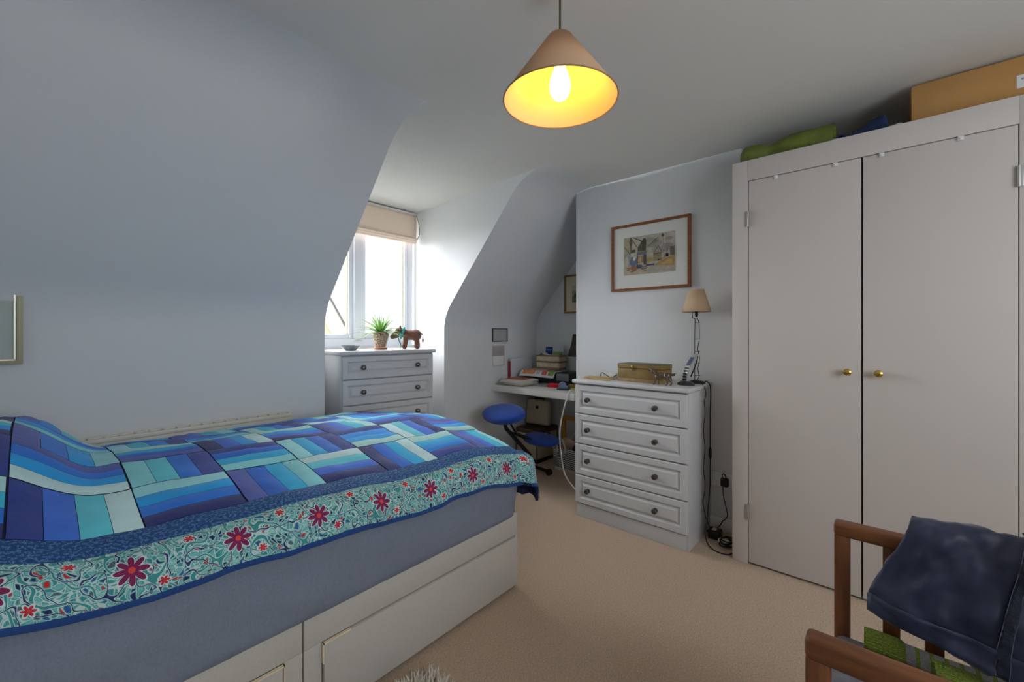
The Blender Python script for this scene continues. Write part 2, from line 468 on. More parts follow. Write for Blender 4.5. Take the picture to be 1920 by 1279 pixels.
# ------------------------------------------------------------------ bed
DIVAN = mat('cream_divan_fabric', (196, 190, 182), .85, (420, .25, .002), (300, .05))
SHEET = mat('grey_blue_sheet', (126, 134, 150), .85, (6, .55, .045), (160, .08), stretch=(1.4, 1, .9))
bed = thing('bed', 'small double divan bed with cream drawer base and grey fitted sheet', 'bed', (.55, 1.9, 0))
BX0, BXM, BX1, BY0, BY1 = -.43, .532, 1.512, 1.29, 2.49
for xa, xb, da, db in ((BX0, BXM - .002, -.38, .473), (BXM + .002, BX1, .591, 1.494)):
    b = B(); box(b, xa, xb, BY0 + .06, BY1, .04, .355, .006)        # carcass, then the face round the drawer opening
    box(b, xa, xb, BY0 + .004, BY0 + .061, .2462, .354, .004)
    box(b, xa, da - .0035, BY0 + .0045, BY0 + .0605, .041, .247, .002); box(b, db + .0035, xb, BY0 + .0045, BY0 + .0605, .041, .247, .002)
    base = obj('divan_base', b, DIVAN, bed, w=True)
    b = B(); box(b, da, db, BY0 - .006, BY0 + .03, .02, .243, .004)
    dr = obj('drawer', b, DIVAN, bed, w=True)
    for x, s in ((da, 1), (db, -1)):
        if x in (-.38, 1.494): continue
        b = B(); box(b, x - .004 * s, x + .085 * s, BY0 - .008, BY0 + .002, .2425, .247); box(b, x - .005 * s, x - .001 * s, BY0 - .008, BY0 + .002, .185, .247)
        o = obj('corner_trim', b, mat('cream_trim', (232, 216, 186), .5), dr); o.location = -bed.location
for x in (BX0 + .1, BXM - .1, BXM + .1, BX1 - .06):
    for y in (BY0 + .1, BY1 - .1):
        b = B(); lathe(b, [(.022, 0), (.026, .03), (.02, .045)], 14, (x, y, 0)); obj('castor', b, BLACK, bed, w=True)

def fbm(x, y, z=0, o=3): return noise.fractal(Vector((x, y, z)), 1.0, 2.0, o)
def mattress():
    """Rounded box skirt with sheet creases."""
    b = B(); cx, cy, hx, hy, rc = (BX0 + 1.525) / 2, (1.282 + 2.5) / 2, (1.525 - BX0) / 2, (2.5 - 1.282) / 2, .07
    path = []
    N = 220
    def per(t):
        L1, L2, La = 2 * (hx - rc), 2 * (hy - rc), rc * PI / 2
        s = t * (2 * L1 + 2 * L2 + 4 * La)
        for k, (Ls, o, dd, nn) in enumerate(((L1, (-hx + rc, -hy), (1, 0), (0, -1)), (L2, (hx, -hy + rc), (0, 1), (1, 0)), (L1, (hx - rc, hy), (-1, 0), (0, 1)), (L2, (-hx, hy - rc), (0, -1), (-1, 0)))):
            if s <= Ls: return (o[0] + dd[0] * s, o[1] + dd[1] * s), nn
            s -= Ls
            if s <= La:
                a = s / rc; c = (o[0] + dd[0] * Ls - nn[0] * rc, o[1] + dd[1] * Ls - nn[1] * rc)
                n = (nn[0] * math.cos(a) + dd[0] * math.sin(a), nn[1] * math.cos(a) + dd[1] * math.sin(a))
                return (c[0] + n[0] * rc, c[1] + n[1] * rc), n
            s -= La
        return (-hx + rc, -hy), (0, -1)
    zs = [.338, .345, .37, .40, .43, .46, .49, .52, .55, .58, .605, .625, .638, .642]
    ins = [.012, .004, .0, -.002, -.004, -.004, -.004, -.004, -.003, 0, .006, .02, .045, .09]
    rings = []
    for z, i in zip(zs, ins):
        ring = []
        for k in range(N):
            (x, y), n = per(k / N)
            u = x * 1 if abs(n[1]) > .5 else y
            cr = (.012 * fbm(u * 4 + z * 2.5, z * 7, 1.7)) + .011 * abs(fbm(u * 11 - z * 9, z * 14, 4.2)) + (.004 * math.sin(u * 46 + z * 18) * max(0, .42 - z) * 10)
            cr *= (1 if z > .42 else max(.12, (z - .34) / .08)) if z < .6 else .3
            ring.append(b.verts.new((cx + x + n[0] * (cr - i), cy + y + n[1] * (cr - i), z + (.0015 * fbm(u * 3, 8.1) if z < .36 else 0))))
        rings.append(ring)
    for p, q in zip(rings, rings[1:]):
        for k in range(N): b.faces.new((p[k], p[(k + 1) % N], q[(k + 1) % N], q[k]))
    b.faces.new(rings[-1]); b.faces.new(rings[0][::-1])
    return b
obj('mattress', mattress(), SHEET, bed, w=True, sharp=0)

# ------------------------------------------------------------------ patchwork quilt
BLK, A0, P0 = .226, -.04, .215             # block size, seam lines, start of the patchwork from the near hem
NROW = 5
WQ = P0 * 2 + BLK * NROW                    # hem to hem
AH, AF = A0 - 2 * BLK, A0 + 7 * BLK         # patchwork ends: head, foot
AE = AF + .2                                # foot hem
sstep = lambda t: 0 if t <= 0 else 1 if t >= 1 else t * t * (3 - 2 * t)
def drop(o, r=.055):
    if o <= 0: return 0, 0
    if o < r * PI / 2: return r * math.sin(o / r), r * (1 - math.cos(o / r))
    return r + (o - r * PI / 2) * .10, r + (o - r * PI / 2) * .985
def Q(a, bb, lift=0.0):
    """Flat quilt coordinates (metres along the bed, metres from the near hem) to the place on the bed."""
    y = 1.285 + (bb - .155) + .03 * (1.5 - a)
    yn, yf, xf = 1.30, 2.455, 1.49
    on, of, ox = max(0, yn - y), max(0, y - yf), max(0, a - xf)
    oy = on or of
    o = (ox ** 3 + oy ** 3) ** (1 / 3) if ox and oy else max(ox, oy)
    h, dz = drop(o)
    yy, xx = min(max(y, yn), yf), min(a, xf)
    n = Vector((0, 0, 1))
    if o > 0:
        dx, dy = ox / math.hypot(ox, oy), oy / math.hypot(ox, oy) * (-1 if on else 1)
        if ox and on: h *= 1.7
        ruff = .012 * fbm(a * 5, bb * 3, 7) * min(1, o / .08)
        xx += dx * (h + ruff); yy += dy * (h + ruff)
        k = min(1, o / .08); n = Vector((dx * k, dy * k, 1 - .9 * k)).normalized()
    tt = (y - yn) / (yf - yn)
    zt = .668 + .055 * math.sin(PI * min(1, max(0, tt)) ** .8) * 1.0 + .035 * sstep(tt * 1.6) + .025 * sstep((1.3 - a) / 1.4)
    zt += .012 * fbm(a * 2.3, y * 2.3, 3.3) + .006 * fbm(a * 7, y * 6, 9.1)
    edge = .06 + .06 * max(0, tt)
    zt += .15 * sstep((.10 + .1 * tt - a) / .24) * (0.35 + .65 * sstep(tt * 2.2))
    zt -= .03 * sstep((a - 1.25) / .25) * (1 - .3 * tt)
    z = zt - dz
    if dz > 0: z = max(z, .40)
    return Vector((xx, yy, z)) + n * lift

qt = thing('patchwork_quilt', 'blue and turquoise patchwork quilt with floral border spread over the bed', 'quilt', (.55, 1.9, .66))
NAVYF = mat('quilt_navy_backing', (26, 36, 72), .9, (300, .2))
def sheet(name, a0, a1, b0, b1, m, lift=.004, puff=0.0, cell=.03, par=None):
    nu, nv = max(3, int((a1 - a0) / cell)), max(3, int((b1 - b0) / cell))
    bm = B()
    def fn(u, v):
        pf = puff * (1 - (2 * u - 1) ** 6) * (1 - (2 * v - 1) ** 6)
        return Q(a0 + (a1 - a0) * u, b0 + (b1 - b0) * v, lift + pf)
    grid(bm, fn, nu, nv, lambda u, v: (a0 + (a1 - a0) * u, b0 + (b1 - b0) * v))
    bmesh.ops.recalc_face_normals(bm, faces=bm.faces)
    if sum((f.normal.z for f in bm.faces)) < 0: bmesh.ops.reverse_faces(bm, faces=bm.faces)
    return obj(name, bm, m, par or qt, w=True, sharp=0)
back = sheet('quilt_backing', AH - .05, AE, 0, WQ, NAVYF, 0.0, 0, .02)
sm = back.modifiers.new('thickness', 'SOLIDIFY'); sm.thickness = .012; sm.offset = -1

def cloth(name, rgb): return mat(name, rgb, .85, (40, .35, .004), (9, .10), coord='UV', sheen=.15)
PAL = [[(44, 66, 150), (36, 48, 118), (84, 100, 184), (58, 78, 164)],
       [(30, 122, 230), (12, 148, 242), (58, 116, 228), (24, 108, 216)],
       [(20, 182, 236), (52, 200, 234), (14, 168, 246), (96, 212, 232)],
       [(160, 230, 240), (202, 238, 242), (140, 222, 232), (178, 228, 226)]]
def tone(k, v): return cloth('quilt_cotton_%d_%d' % (k, v), PAL[k][v])
rq = random.Random(5)
for i in range(-2, 7):
    for j in range(NROW):
        vert = (i + j) % 2 == 0
        for k in range(4):
            c = k if j % 2 == 0 else 3 - k
            m = tone(c, rq.randrange(4))
            a0, b0 = A0 + i * BLK, P0 + j * BLK
            s = BLK / 4; g = .0014; e = .0024
            if vert: r = (a0 + k * s + (e if k == 0 else g * .4), a0 + (k + 1) * s - g * .4, b0 + e, b0 + BLK - e)
            else: r = (a0 + e, a0 + BLK - e, b0 + k * s + (e if k == 0 else g * .4), b0 + (k + 1) * s - g * .4)
            sheet('patch', *r, m, .003, .0035, .018)

# border fabrics
def nodes_mat(name):
    m = bpy.data.materials.new(name); m.use_nodes = True
    n, L = m.node_tree.nodes, m.node_tree.links
    return m, n, L, n['Principled BSDF']
def mth(n, L, op, a, b=None):
    x = n.new('ShaderNodeMath'); x.operation = op
    for k, v in enumerate((a, b)):
        if v is None: continue
        if isinstance(v, (int, float)): x.inputs[k].default_value = v
        else: L.new(v, x.inputs[k])
    return x.outputs[0]
def mixc(n, L, fac, a, b):
    x = n.new('ShaderNodeMix'); x.data_type = 'RGBA'
    for s, v in ((0, fac), (6, a), (7, b)):
        if isinstance(v, tuple): x.inputs[s].default_value = (*lin(v), 1)
        elif isinstance(v, (int, float)): x.inputs[s].default_value = v
        else: L.new(v, x.inputs[s])
    return x.outputs[2]
def ramp(n, L, src, stops, const=True):
    r = n.new('ShaderNodeValToRGB'); cr = r.color_ramp
    if const: cr.interpolation = 'CONSTANT'
    while len(cr.elements) < len(stops): cr.elements.new(.5)
    for e, (p, c) in zip(cr.elements, stops): e.position = p; e.color = (*lin(c), 1)
    L.new(src, r.inputs['Fac']); return r.outputs[0]

def floral_mat(name, along):
    """Pale aqua print with outlined scrolling leaves and eight-petalled magenta flowers."""
    m, n, L, bs = nodes_mat(name)
    t = n.new('ShaderNodeTexCoord'); sp = n.new('ShaderNodeSeparateXYZ'); L.new(t.outputs['UV'], sp.inputs[0])
    u, v = sp.outputs[0 if along == 'u' else 1], sp.outputs[1 if along == 'u' else 0]
    nz = n.new('ShaderNodeTexNoise'); nz.inputs['Scale'].default_value = 22; nz.inputs['Detail'].default_value = 1
    L.new(t.outputs['UV'], nz.inputs['Vector'])
    vm = n.new('ShaderNodeVectorMath'); vm.operation = 'MULTIPLY_ADD'; vm.inputs[1].default_value = (.05, .05, 0)
    L.new(nz.outputs['Color'], vm.inputs[0]); L.new(t.outputs['UV'], vm.inputs[2])
    cells = []
    for feat in ('F1', 'DISTANCE_TO_EDGE'):
        vo = n.new('ShaderNodeTexVoronoi'); vo.feature = feat; vo.inputs['Scale'].default_value = 92
        L.new(vm.outputs[0], vo.inputs['Vector']); cells.append(vo)
    sc = n.new('ShaderNodeSeparateColor'); L.new(cells[0].outputs['Color'], sc.inputs[0])
    fill = ramp(n, L, sc.outputs[0], [(0, (110, 190, 190)), (.24, (28, 44, 96)), (.4, (56, 146, 152)), (.56, (150, 212, 206)), (.68, (86, 98, 112)), (.79, (206, 44, 48)), (.88, (44, 92, 160))])
    dist = cells[1].outputs['Distance']
    c = mixc(n, L, mth(n, L, 'LESS_THAN', dist, .16), fill, (78, 164, 162))
    c = mixc(n, L, mth(n, L, 'LESS_THAN', dist, .06), c, (190, 216, 216))
    for sc_v, wdt, colv in ((15, .016, (58, 148, 150)), (24, .012, (34, 52, 104))):
        z2 = n.new('ShaderNodeTexNoise'); z2.inputs['Scale'].default_value = sc_v; z2.inputs['Detail'].default_value = 0.5
        L.new(t.outputs['UV'], z2.inputs['Vector'])
        dd = mth(n, L, 'ABSOLUTE', mth(n, L, 'SUBTRACT', z2.outputs['Fac'], .5))
        c = mixc(n, L, mth(n, L, 'LESS_THAN', dd, wdt * 1.6), c, (190, 216, 216))
        c = mixc(n, L, mth(n, L, 'LESS_THAN', dd, wdt), c, colv)
    for per, off, vc, rad, pet, colr in ((.205, .041, .078, .031, 4, (128, 28, 84)), (.205, .15, .118, .012, 3, (206, 40, 52)), (.205, .095, .04, .011, 3, (196, 44, 60))):
        fx = mth(n, L, 'SUBTRACT', mth(n, L, 'MULTIPLY', mth(n, L, 'FRACT', mth(n, L, 'DIVIDE', mth(n, L, 'ADD', u, 10.25 - off + per / 2 - .146 + .041), per)), per), per / 2)
        fy = mth(n, L, 'SUBTRACT', v, vc)
        rr = mth(n, L, 'SQRT', mth(n, L, 'ADD', mth(n, L, 'MULTIPLY', fx, fx), mth(n, L, 'MULTIPLY', fy, fy)))
        th = mth(n, L, 'ARCTAN2', fy, fx)
        ed = mth(n, L, 'MULTIPLY', mth(n, L, 'ADD', mth(n, L, 'MULTIPLY', mth(n, L, 'ABSOLUTE', mth(n, L, 'COSINE', mth(n, L, 'MULTIPLY', th, pet))), .62), .38), rad)
        c = mixc(n, L, mth(n, L, 'LESS_THAN', rr, mth(n, L, 'ADD', ed, .0035)), c, (206, 226, 224))
        c = mixc(n, L, mth(n, L, 'LESS_THAN', rr, ed), c, colr)
        c = mixc(n, L, mth(n, L, 'LESS_THAN', rr, rad * .2), c, (222, 70, 60))
    L.new(c, bs.inputs['Base Color']); bs.inputs['Roughness'].default_value = .85
    return m
def speckle_mat():
    m, n, L, bs = nodes_mat('quilt_indigo_print')
    t = n.new('ShaderNodeTexCoord'); z = n.new('ShaderNodeTexNoise'); z.inputs['Scale'].default_value = 130; z.inputs['Detail'].default_value = 2
    L.new(t.outputs['UV'], z.inputs['Vector'])
    L.new(ramp(n, L, z.outputs['Fac'], [(0, (20, 48, 100)), (.52, (30, 78, 138)), (.6, (92, 144, 190)), (.68, (22, 52, 108))], False), bs.inputs['Base Color'])
    bs.inputs['Roughness'].default_value = .85
    return m
FLU, FLV, SPK = floral_mat('quilt_floral_print', 'u'), floral_mat('quilt_floral_print_foot', 'v'), speckle_mat()
BIND = cloth('quilt_binding', (24, 66, 128))
for lo, hi, nm, m, lf in ((.014, .142, 'floral_border', FLU, .004), (.142, P0 - .001, 'inner_border', SPK, .004), (0, .015, 'binding', BIND, .006)):
    sheet(nm, AH - .05, AE - lo, lo, hi, m, lf, .002, .018)
    sheet(nm, AH - .05, AE - lo, WQ - hi, WQ - lo, m, lf, .002, .03)
for lo, hi, nm, m, lf in ((.001, .07, 'inner_border', SPK, .004), (.07, .186, 'floral_border', FLV, .004), (.185, .2, 'binding', BIND, .006)):
    sheet(nm, AF + lo, AF + hi, .2 - hi + .014 if nm != 'inner_border' else P0 - .07, WQ - (.2 - hi + .014), m, lf + .0008, .002, .018)

# ------------------------------------------------------------------ pendant lamp
PX, PY = 1.079, .75
pl = thing('pendant_lamp', 'beige cone-shaded pendant lamp hanging lit from the ceiling', 'lamp', (PX, PY, ZC))
def shade_mat(name, rgb, tr):
    m, n, L, bs = nodes_mat(name)
    out = n['Material Output']; tl = n.new('ShaderNodeBsdfTranslucent'); mx = n.new('ShaderNodeMixShader')
    z = n.new('ShaderNodeTexNoise'); z.inputs['Scale'].default_value = 240; bu = n.new('ShaderNodeBump'); bu.inputs['Strength'].default_value = .15
    t = n.new('ShaderNodeTexCoord'); mp = n.new('ShaderNodeMapping'); mp.inputs['Scale'].default_value = (1, 1, 6)
    L.new(t.outputs['Object'], mp.inputs[0]); L.new(mp.outputs[0], z.inputs['Vector']); L.new(z.outputs['Fac'], bu.inputs['Height']); L.new(bu.outputs[0], bs.inputs['Normal'])
    bs.inputs['Base Color'].default_value = (*lin(rgb), 1); bs.inputs['Roughness'].default_value = .8
    tl.inputs['Color'].default_value = (*lin(rgb), 1); mx.inputs[0].default_value = tr
    L.new(bs.outputs[0], mx.inputs[1]); L.new(tl.outputs[0], mx.inputs[2]); L.new(mx.outputs[0], out.inputs['Surface'])
    return m
b = B(); tube(b, [(0, 0, -.02), (0, 0, -.2)], .0035, 8); obj('flex', b, mat('brown_flex', (96, 84, 62), .6), pl)
b = B(); lathe(b, [(.004, -.03), (.028, -.028), (.04, -.012), (.042, 0)], 24); obj('ceiling_rose', b, WHITEP, pl)
b = B(); lathe(b, [(.0385, -.168), (.175, -.362)], 64); bmesh.ops.delete(b, geom=[f for f in b.faces if len(f.verts) > 4], context='FACES')
sh = obj('shade', b, shade_mat('beige_shade', (222, 186, 148), .22), pl, sharp=0)
md = sh.modifiers.new('thickness', 'SOLIDIFY'); md.thickness = .0016
b = B(); lathe(b, [(.0365, -.1695), (.1725, -.3615)], 64); bmesh.ops.delete(b, geom=[f for f in b.faces if len(f.verts) > 4], context='FACES')
obj('lining', b, shade_mat('cream_lining', (246, 232, 206), .2), sh, sharp=0)
b = B()
tube(b, [(.175 * math.cos(a), .175 * math.sin(a), -.362) for a in [2 * PI * i / 64 for i in range(65)]], .0022, 6)
obj('rim', b, mat('shade_rim', (176, 134, 98), .7), sh)
b = B()
for a in (0, 2 * PI / 3, 4 * PI / 3): tube(b, [(.018 * math.cos(a), .018 * math.sin(a), -.185), (.046 * math.cos(a), .046 * math.sin(a), -.18)], .0014, 6)
lathe(b, [(.016, -.19), (.02, -.19), (.02, -.183), (.016, -.183)], 20)
obj('shade_carrier', b, WHITEP, sh)
b = B(); lathe(b, [(.012, -.19), (.017, -.2), (.018, -.235), (.015, -.245)], 20); obj('lamp_holder', b, WHITEP, pl)
b = B(); lathe(b, [(.0145, -.238), (.017, -.25), (.019, -.265), (.026, -.282), (.0315, -.30), (.0335, -.318), (.031, -.336), (.024, -.351), (.013, -.360), (.0005, -.3625)], 28)
BULB = bpy.data.materials.new('warm_bulb'); BULB.use_nodes = True
bb_ = BULB.node_tree.nodes['Principled BSDF']; bb_.inputs['Base Color'].default_value = (1, .9, .6, 1)
bb_.inputs['Emission Color'].default_value = (1.0, .58, .05, 1); bb_.inputs['Emission Strength'].default_value = 12.0
obj('bulb', b, BULB, pl)

# ------------------------------------------------------------------ roman blind
BL = mat('peach_blind_fabric', (238, 216, 196), .9, (200, .2), (200, .05))
rb = thing('roman_blind', 'peach fabric roman blind folded up at the top of the window', 'blind', (1.7, YW - .02, 1.95))
b = B(); box(b, 1.222, 2.165, YW - .045, YW - .005, 2.185, 2.21, .004); obj('head_rail', b, GLOSS, rb, w=True)
def fold(z0, z1, y, bulge):
    bm = B()
    grid(bm, lambda u, v: (1.226 + .93 * u, y - bulge * math.sin(PI * v) + .002 * math.sin(u * 9), z0 + (z1 - z0) * v), 12, 8)
    return bm
for nm, z0, z1, y, bu in (('fabric_panel', 1.992, 2.19, YW - .047, .008), ('fold', 1.974, 2.0, YW - .052, .014), ('fold', 1.962, 1.985, YW - .048, .011), ('fold', 1.95, 1.972, YW - .042, .008)):
    o = obj(nm, fold(z0, z1, y, bu), BL, rb, w=True, sharp=0)
    m = o.modifiers.new('thickness', 'SOLIDIFY'); m.thickness = .004; m.offset = 0
b = B(); tube(b, smooth_path([(2.16, YW - .05, 2.19), (2.168, YW - .07, 2.12), (2.17, YW - .075, 2.03), (2.162, YW - .05, 1.985)]), .003, 6); obj('pull_cord', b, mat('cord_grey', (120, 116, 108), .8), rb, w=True)

# ------------------------------------------------------------------ pictures
def frame(t, w, h, fw, fd, m, name='frame'):
    """Mitred frame standing on local x (width) and z, facing -y."""
    b = B()
    for pr in (((0, 0), (w, 0), (w - fw, fw), (fw, fw)), ((w, 0), (w, h), (w - fw, h - fw), (w - fw, fw)), ((w, h), (0, h), (fw, h - fw), (w - fw, h - fw)), ((0, h), (0, 0), (fw, fw), (fw, h - fw))):
        f = [b.verts.new((x, -fd, z)) for x, z in pr]; k = [b.verts.new((x, 0, z)) for x, z in pr]
        b.faces.new(f); b.faces.new(k[::-1])
        for i in range(4): b.faces.new((f[i], k[i], k[(i + 1) % 4], f[(i + 1) % 4]))
    bmesh.ops.recalc_face_normals(b, faces=b.faces)
    return obj(name, b, m, t)
def flat(t, name, x0, x1, z0, z1, y, m, th=.002):
    b = B(); box(b, x0, x1, y, y + th, z0, z1); return obj(name, b, m, t)
OAK = mat('frame_wood', (140, 82, 44), .45, (60, .15), (14, .25), stretch=(1, 1, 8))
MOUNT = mat('mount_card', (228, 228, 222), .9)
pc = thing('framed_painting', 'brown wooden framed watercolour of dockside cranes above the low chest', 'picture', (XM - .002, 1.452, 1.487), R(-90))
frame(pc, .547, .46, .017, .022, OAK)
flat(pc, 'mount', .01, .537, .01, .45, -.010, MOUNT)
IX, IZ, IW, IH = .094, .108, .353, .262
def paint(t, polys, ox, oz, w, h, y):
    """A flat print: coloured shapes in picture units, later ones on top."""
    b = B(); cols = []
    for k, (c, pts) in enumerate(polys):
        if c not in cols: cols.append(c)
        f = b.faces.new([b.verts.new((ox + px * w, y - .00012 * k, oz + pz * h)) for px, pz in pts])
        f.normal_update()
        if f.normal.y > 0: f.normal_flip()
        f.material_index = cols.index(c)
    return obj('painting', b, [mat('paint_%d_%d_%d' % c, c, .9, var=(40, .16)) for c in cols], t, sharp=0)
def ln(x0, z0, x1, z1, t=.012):
    d = Vector((x1 - x0, z1 - z0)); n = Vector((-d.y, d.x)).normalized() * t / 2
    return [(x0 + n.x, z0 + n.y), (x0 - n.x, z0 - n.y), (x1 - n.x, z1 - n.y), (x1 + n.x, z1 + n.y)]
def rect(x0, z0, x1, z1): return [(x0, z0), (x1, z0), (x1, z1), (x0, z1)]
def blob(cx, cz, rx, rz, n=12, j=.2):
    g = random.Random(int(cx * 997 + cz * 131)); return [(min(1, max(0, cx + rx * math.cos(2 * PI * k / n) * g.uniform(1 - j, 1 + j))), min(1, max(0, cz + rz * math.sin(2 * PI * k / n) * g.uniform(1 - j, 1 + j)))) for k in range(n)]
SKY, GRY, BRN, INK, OCH, SND, BLU = (186, 178, 158), (158, 150, 138), (74, 64, 40), (44, 40, 38), (176, 140, 74), (188, 174, 146), (96, 108, 132)
paint(pc, [(SKY, rect(0, 0, 1, 1)), ((170, 160, 124), rect(0, .3, .16, 1)), (GRY, blob(.62, .74, .16, .1)), (GRY, blob(.72, .58, .18, .08)), ((150, 144, 136), blob(.86, .66, .12, .06)), (GRY, blob(.55, .86, .1, .06)), (GRY, blob(.9, .84, .07, .04)),
    (SND, rect(0, 0, 1, .24)), ((170, 162, 150), [(.45, .05), (1, .02), (1, .2), (.6, .24)]), (OCH, [(.6, .2), (1, .14), (1, .42), (.76, .32)]), ((190, 160, 104), [(.7, .2), (.95, .2), (.95, .34)]),
    ((150, 152, 158), blob(.12, .42, .1, .16)), (BLU, blob(.2, .34, .08, .15)), ((200, 190, 160), blob(.06, .36, .04, .14)),
    (INK, ln(.14, .98, .15, .5)), (INK, ln(.15, .98, .27, .72)), (INK, ln(.01, .76, .13, .55)), (INK, ln(.13, .55, .16, .45)), ((90, 96, 66), blob(.15, .86, .03, .06)),
    (INK, ln(.2, .98, .4, .83, .018)), (BRN, [(.29, .6), (.45, .6), (.46, .82), (.37, .86), (.29, .7)]), ((58, 50, 36), [(.36, .78), (.46, .78), (.45, .92), (.39, .92)]), (BRN, rect(.17, .58, .24, .66)), ((214, 206, 186), rect(.14, .47, .21, .56)), ((220, 214, 196), blob(.22, .42, .03, .05)),
    (BLU, rect(.27, .5, .46, .56)), ((120, 112, 84), rect(.27, .56, .48, .59)), ((70, 52, 66), rect(.41, .24, .46, .5)), ((150, 120, 90), rect(.29, .3, .4, .48)), ((198, 158, 116), blob(.33, .38, .04, .07)), (INK, rect(.27, .2, .29, .5)), ((58, 70, 92), blob(.32, .2, .06, .05)),
    ((150, 104, 60), blob(.21, .16, .06, .07)), (INK, ln(.14, .08, .26, .1)), ((120, 116, 104), blob(.42, .16, .07, .05)), (INK, ln(.38, .07, .48, .09)), (INK, ln(.06, .12, .12, .14)), ((166, 104, 60), blob(.1, .18, .04, .03)),
    (INK, ln(.48, .68, .7, .9)), ((90, 84, 70), ln(.5, .65, .72, .86, .008)), ((84, 84, 70), blob(.78, .93, .026, .045)), ((120, 110, 96), ln(.78, .9, .8, .74, .006)), (INK, blob(.8, .72, .012, .015)),
    ((140, 130, 96), [(.6, .3), (.76, .3), (.76, .5), (.68, .56), (.6, .5)]), (INK, ln(.6, .5, .7, .68, .008)), (INK, ln(.7, .68, .76, .52, .008)), (INK, ln(.61, .48, .76, .49, .014)), ((172, 150, 90), blob(.53, .34, .06, .08)), ((190, 150, 60), blob(.56, .38, .03, .03)), ((60, 72, 120), ln(.46, .22, .62, .22, .04)), (INK, blob(.71, .32, .015, .02)),
    ((110, 100, 86), rect(.92, .4, 1, .62)), (INK, rect(.84, .38, .89, .46)), (INK, ln(.86, .46, .87, .58, .008)), ((90, 80, 60), ln(.68, .3, .84, .38, .01))],
    IX, IZ, IW, IH, -.0128)
flat(pc, 'glazing', .015, .532, .015, .445, -.019, GLASS, .001)

GOLDF = mat('gilt_frame', (142, 108, 62), .45, (60, .2), (20, .2))
a1 = at(1060, 517, X=XA); a2 = at(1061, 588, X=XA)
pa = thing('framed_picture', 'small gilt framed landscape hanging on the alcove wall over the desk', 'picture', (XA - .002, a1.y, a2.z), R(-90))
frame(pa, .42, a1.z - a2.z, .016, .018, GOLDF); hh = a1.z - a2.z
flat(pa, 'mount', .01, .41, .01, hh - .01, -.008, mat('cream_mount', (216, 206, 182), .9))
paint(pa, [((170, 160, 120), rect(0, 0, 1, 1)), ((120, 128, 96), rect(0, 0, 1, .35)), ((196, 190, 170), rect(0, .7, 1, 1)), ((84, 96, 72), blob(.3, .4, .2, .15)), ((150, 120, 70), blob(.7, .45, .2, .12))], .085, .1, .25, hh - .2, -.0095)
p0 = at(43, 682, Y=YL - .03); p1 = at(42, 543, Y=YL - .03)
ps = thing('framed_picture', 'thin silver bronze framed pale picture on the eaves wall above the bed', 'picture', (p0.x - .36, YL - .012, p0.z))
FBR = mat('bronze_frame', (112, 108, 88), .35, metal=.6)
hp = p1.z - p0.z
frame(ps, .36, hp, .016, .02, FBR)
b = B(); box(b, .336, .341, -.021, -.012, .016, hp - .016); box(b, .016, .341, -.021, -.012, .014, .019); obj('inner_slip', b, mat('pale_gilt', (214, 206, 190), .3, metal=.5), ps)
flat(ps, 'mount', .01, .35, .01, hp - .01, -.010, mat('pale_green_mount', (186, 194, 188), .8))
paint(ps, [((196, 200, 190), rect(0, 0, 1, 1)), ((150, 160, 140), rect(0, 0, 1, .3))], .08, .09, .17, hp - .18, -.0113)

# ------------------------------------------------------------------ things on the low chest
# wooden box
WBOX = mat('olive_wood', (132, 108, 60), .5, (40, .2), (12, .25), stretch=(1, 5, 1))
WBOXT = mat('green_lid', (88, 92, 60), .5, (40, .2), (12, .2))
wb = thing('wooden_box', 'olive brown hinged wooden box with brass clasp on the low chest', 'box', (2.45, 1.262, H1), R(-93))
b = B(); box(b, 0, .29, 0, .15, 0, .022, .002); obj('base_moulding', b, mat('worn_pale_wood', (150, 124, 88), .7, (80, .3), (30, .3)), wb)
b = B(); box(b, .002, .288, .002, .148, .022, .082, .002); obj('body', b, WBOX, wb)
b = B(); box(b, 0, .29, 0, .15, .084, .108, .003); ld = obj('lid', b, WBOX, wb)
b = B(); box(b, .001, .289, .001, .149, .107, .111, .002); obj('lid_top', b, WBOXT, ld)
b = B(); box(b, .098, .112, -.004, .002, .074, .1, .002); ball(b, (.105, -.006, .092), .006, seg=10); obj('clasp', b, BRASS, wb)
# setter figurine
BRZ = mat('bronze', (112, 98, 86), .35, (90, .3), (40, .3), metal=.75)
dg = thing('dog_figurine', 'small bronze setter dog figurine in front of the wooden box', 'figurine', (2.405, .965, H1), R(-90))
b = B()
ball(b, (-.018, 0, .055), .022, .0135, .021, 16); ball(b, (.008, 0, .058), .028, .0125, .017, 16); ball(b, (.034, 0, .057), .019, .013, .018, 16)
tube(b, [(-.024, 0, .062), (-.038, 0, .076), (-.047, 0, .086)], [.0145, .0105, .0085], 12)
ball(b, (-.052, 0, .088), .0125, .009, .0095, 12); tube(b, [(-.056, 0, .087), (-.076, 0, .082)], [.007, .0045], 10)
tube(b, [(.046, 0, .068), (.066, 0, .068), (.09, 0, .073)], [.0055, .0045, .0022], 8); ball(b, (.07, 0, .063), .015, .0022, .0075, 10)
for s in (-1, 1):
    tube(b, [(-.02, s * .008, .052), (-.022 + s * .007, s * .0095, .026), (-.024 + s * .010, s * .0095, .004)], [.009, .005, .0038], 10); ball(b, (-.028 + s * .010, s * .0095, .0035), .0065, .004, .0035, 8)
    tube(b, [(.036, s * .008, .054), (.044 + s * .004, s * .0095, .034), (.052 + s * .008, s * .0095, .02), (.048 + s * .009, s * .0095, .004)], [.013, .0085, .0048, .0038], 10); ball(b, (.044 + s * .009, s * .0095, .0035), .0065, .004, .0035, 8)
blended('body', b, BRZ, dg, .0018, 3)
b = B()
for s in (-1, 1): ball(b, (-.05, s * .0095, .077), .005, .002, .009, 8)
obj('ear', b, BRZ, dg)
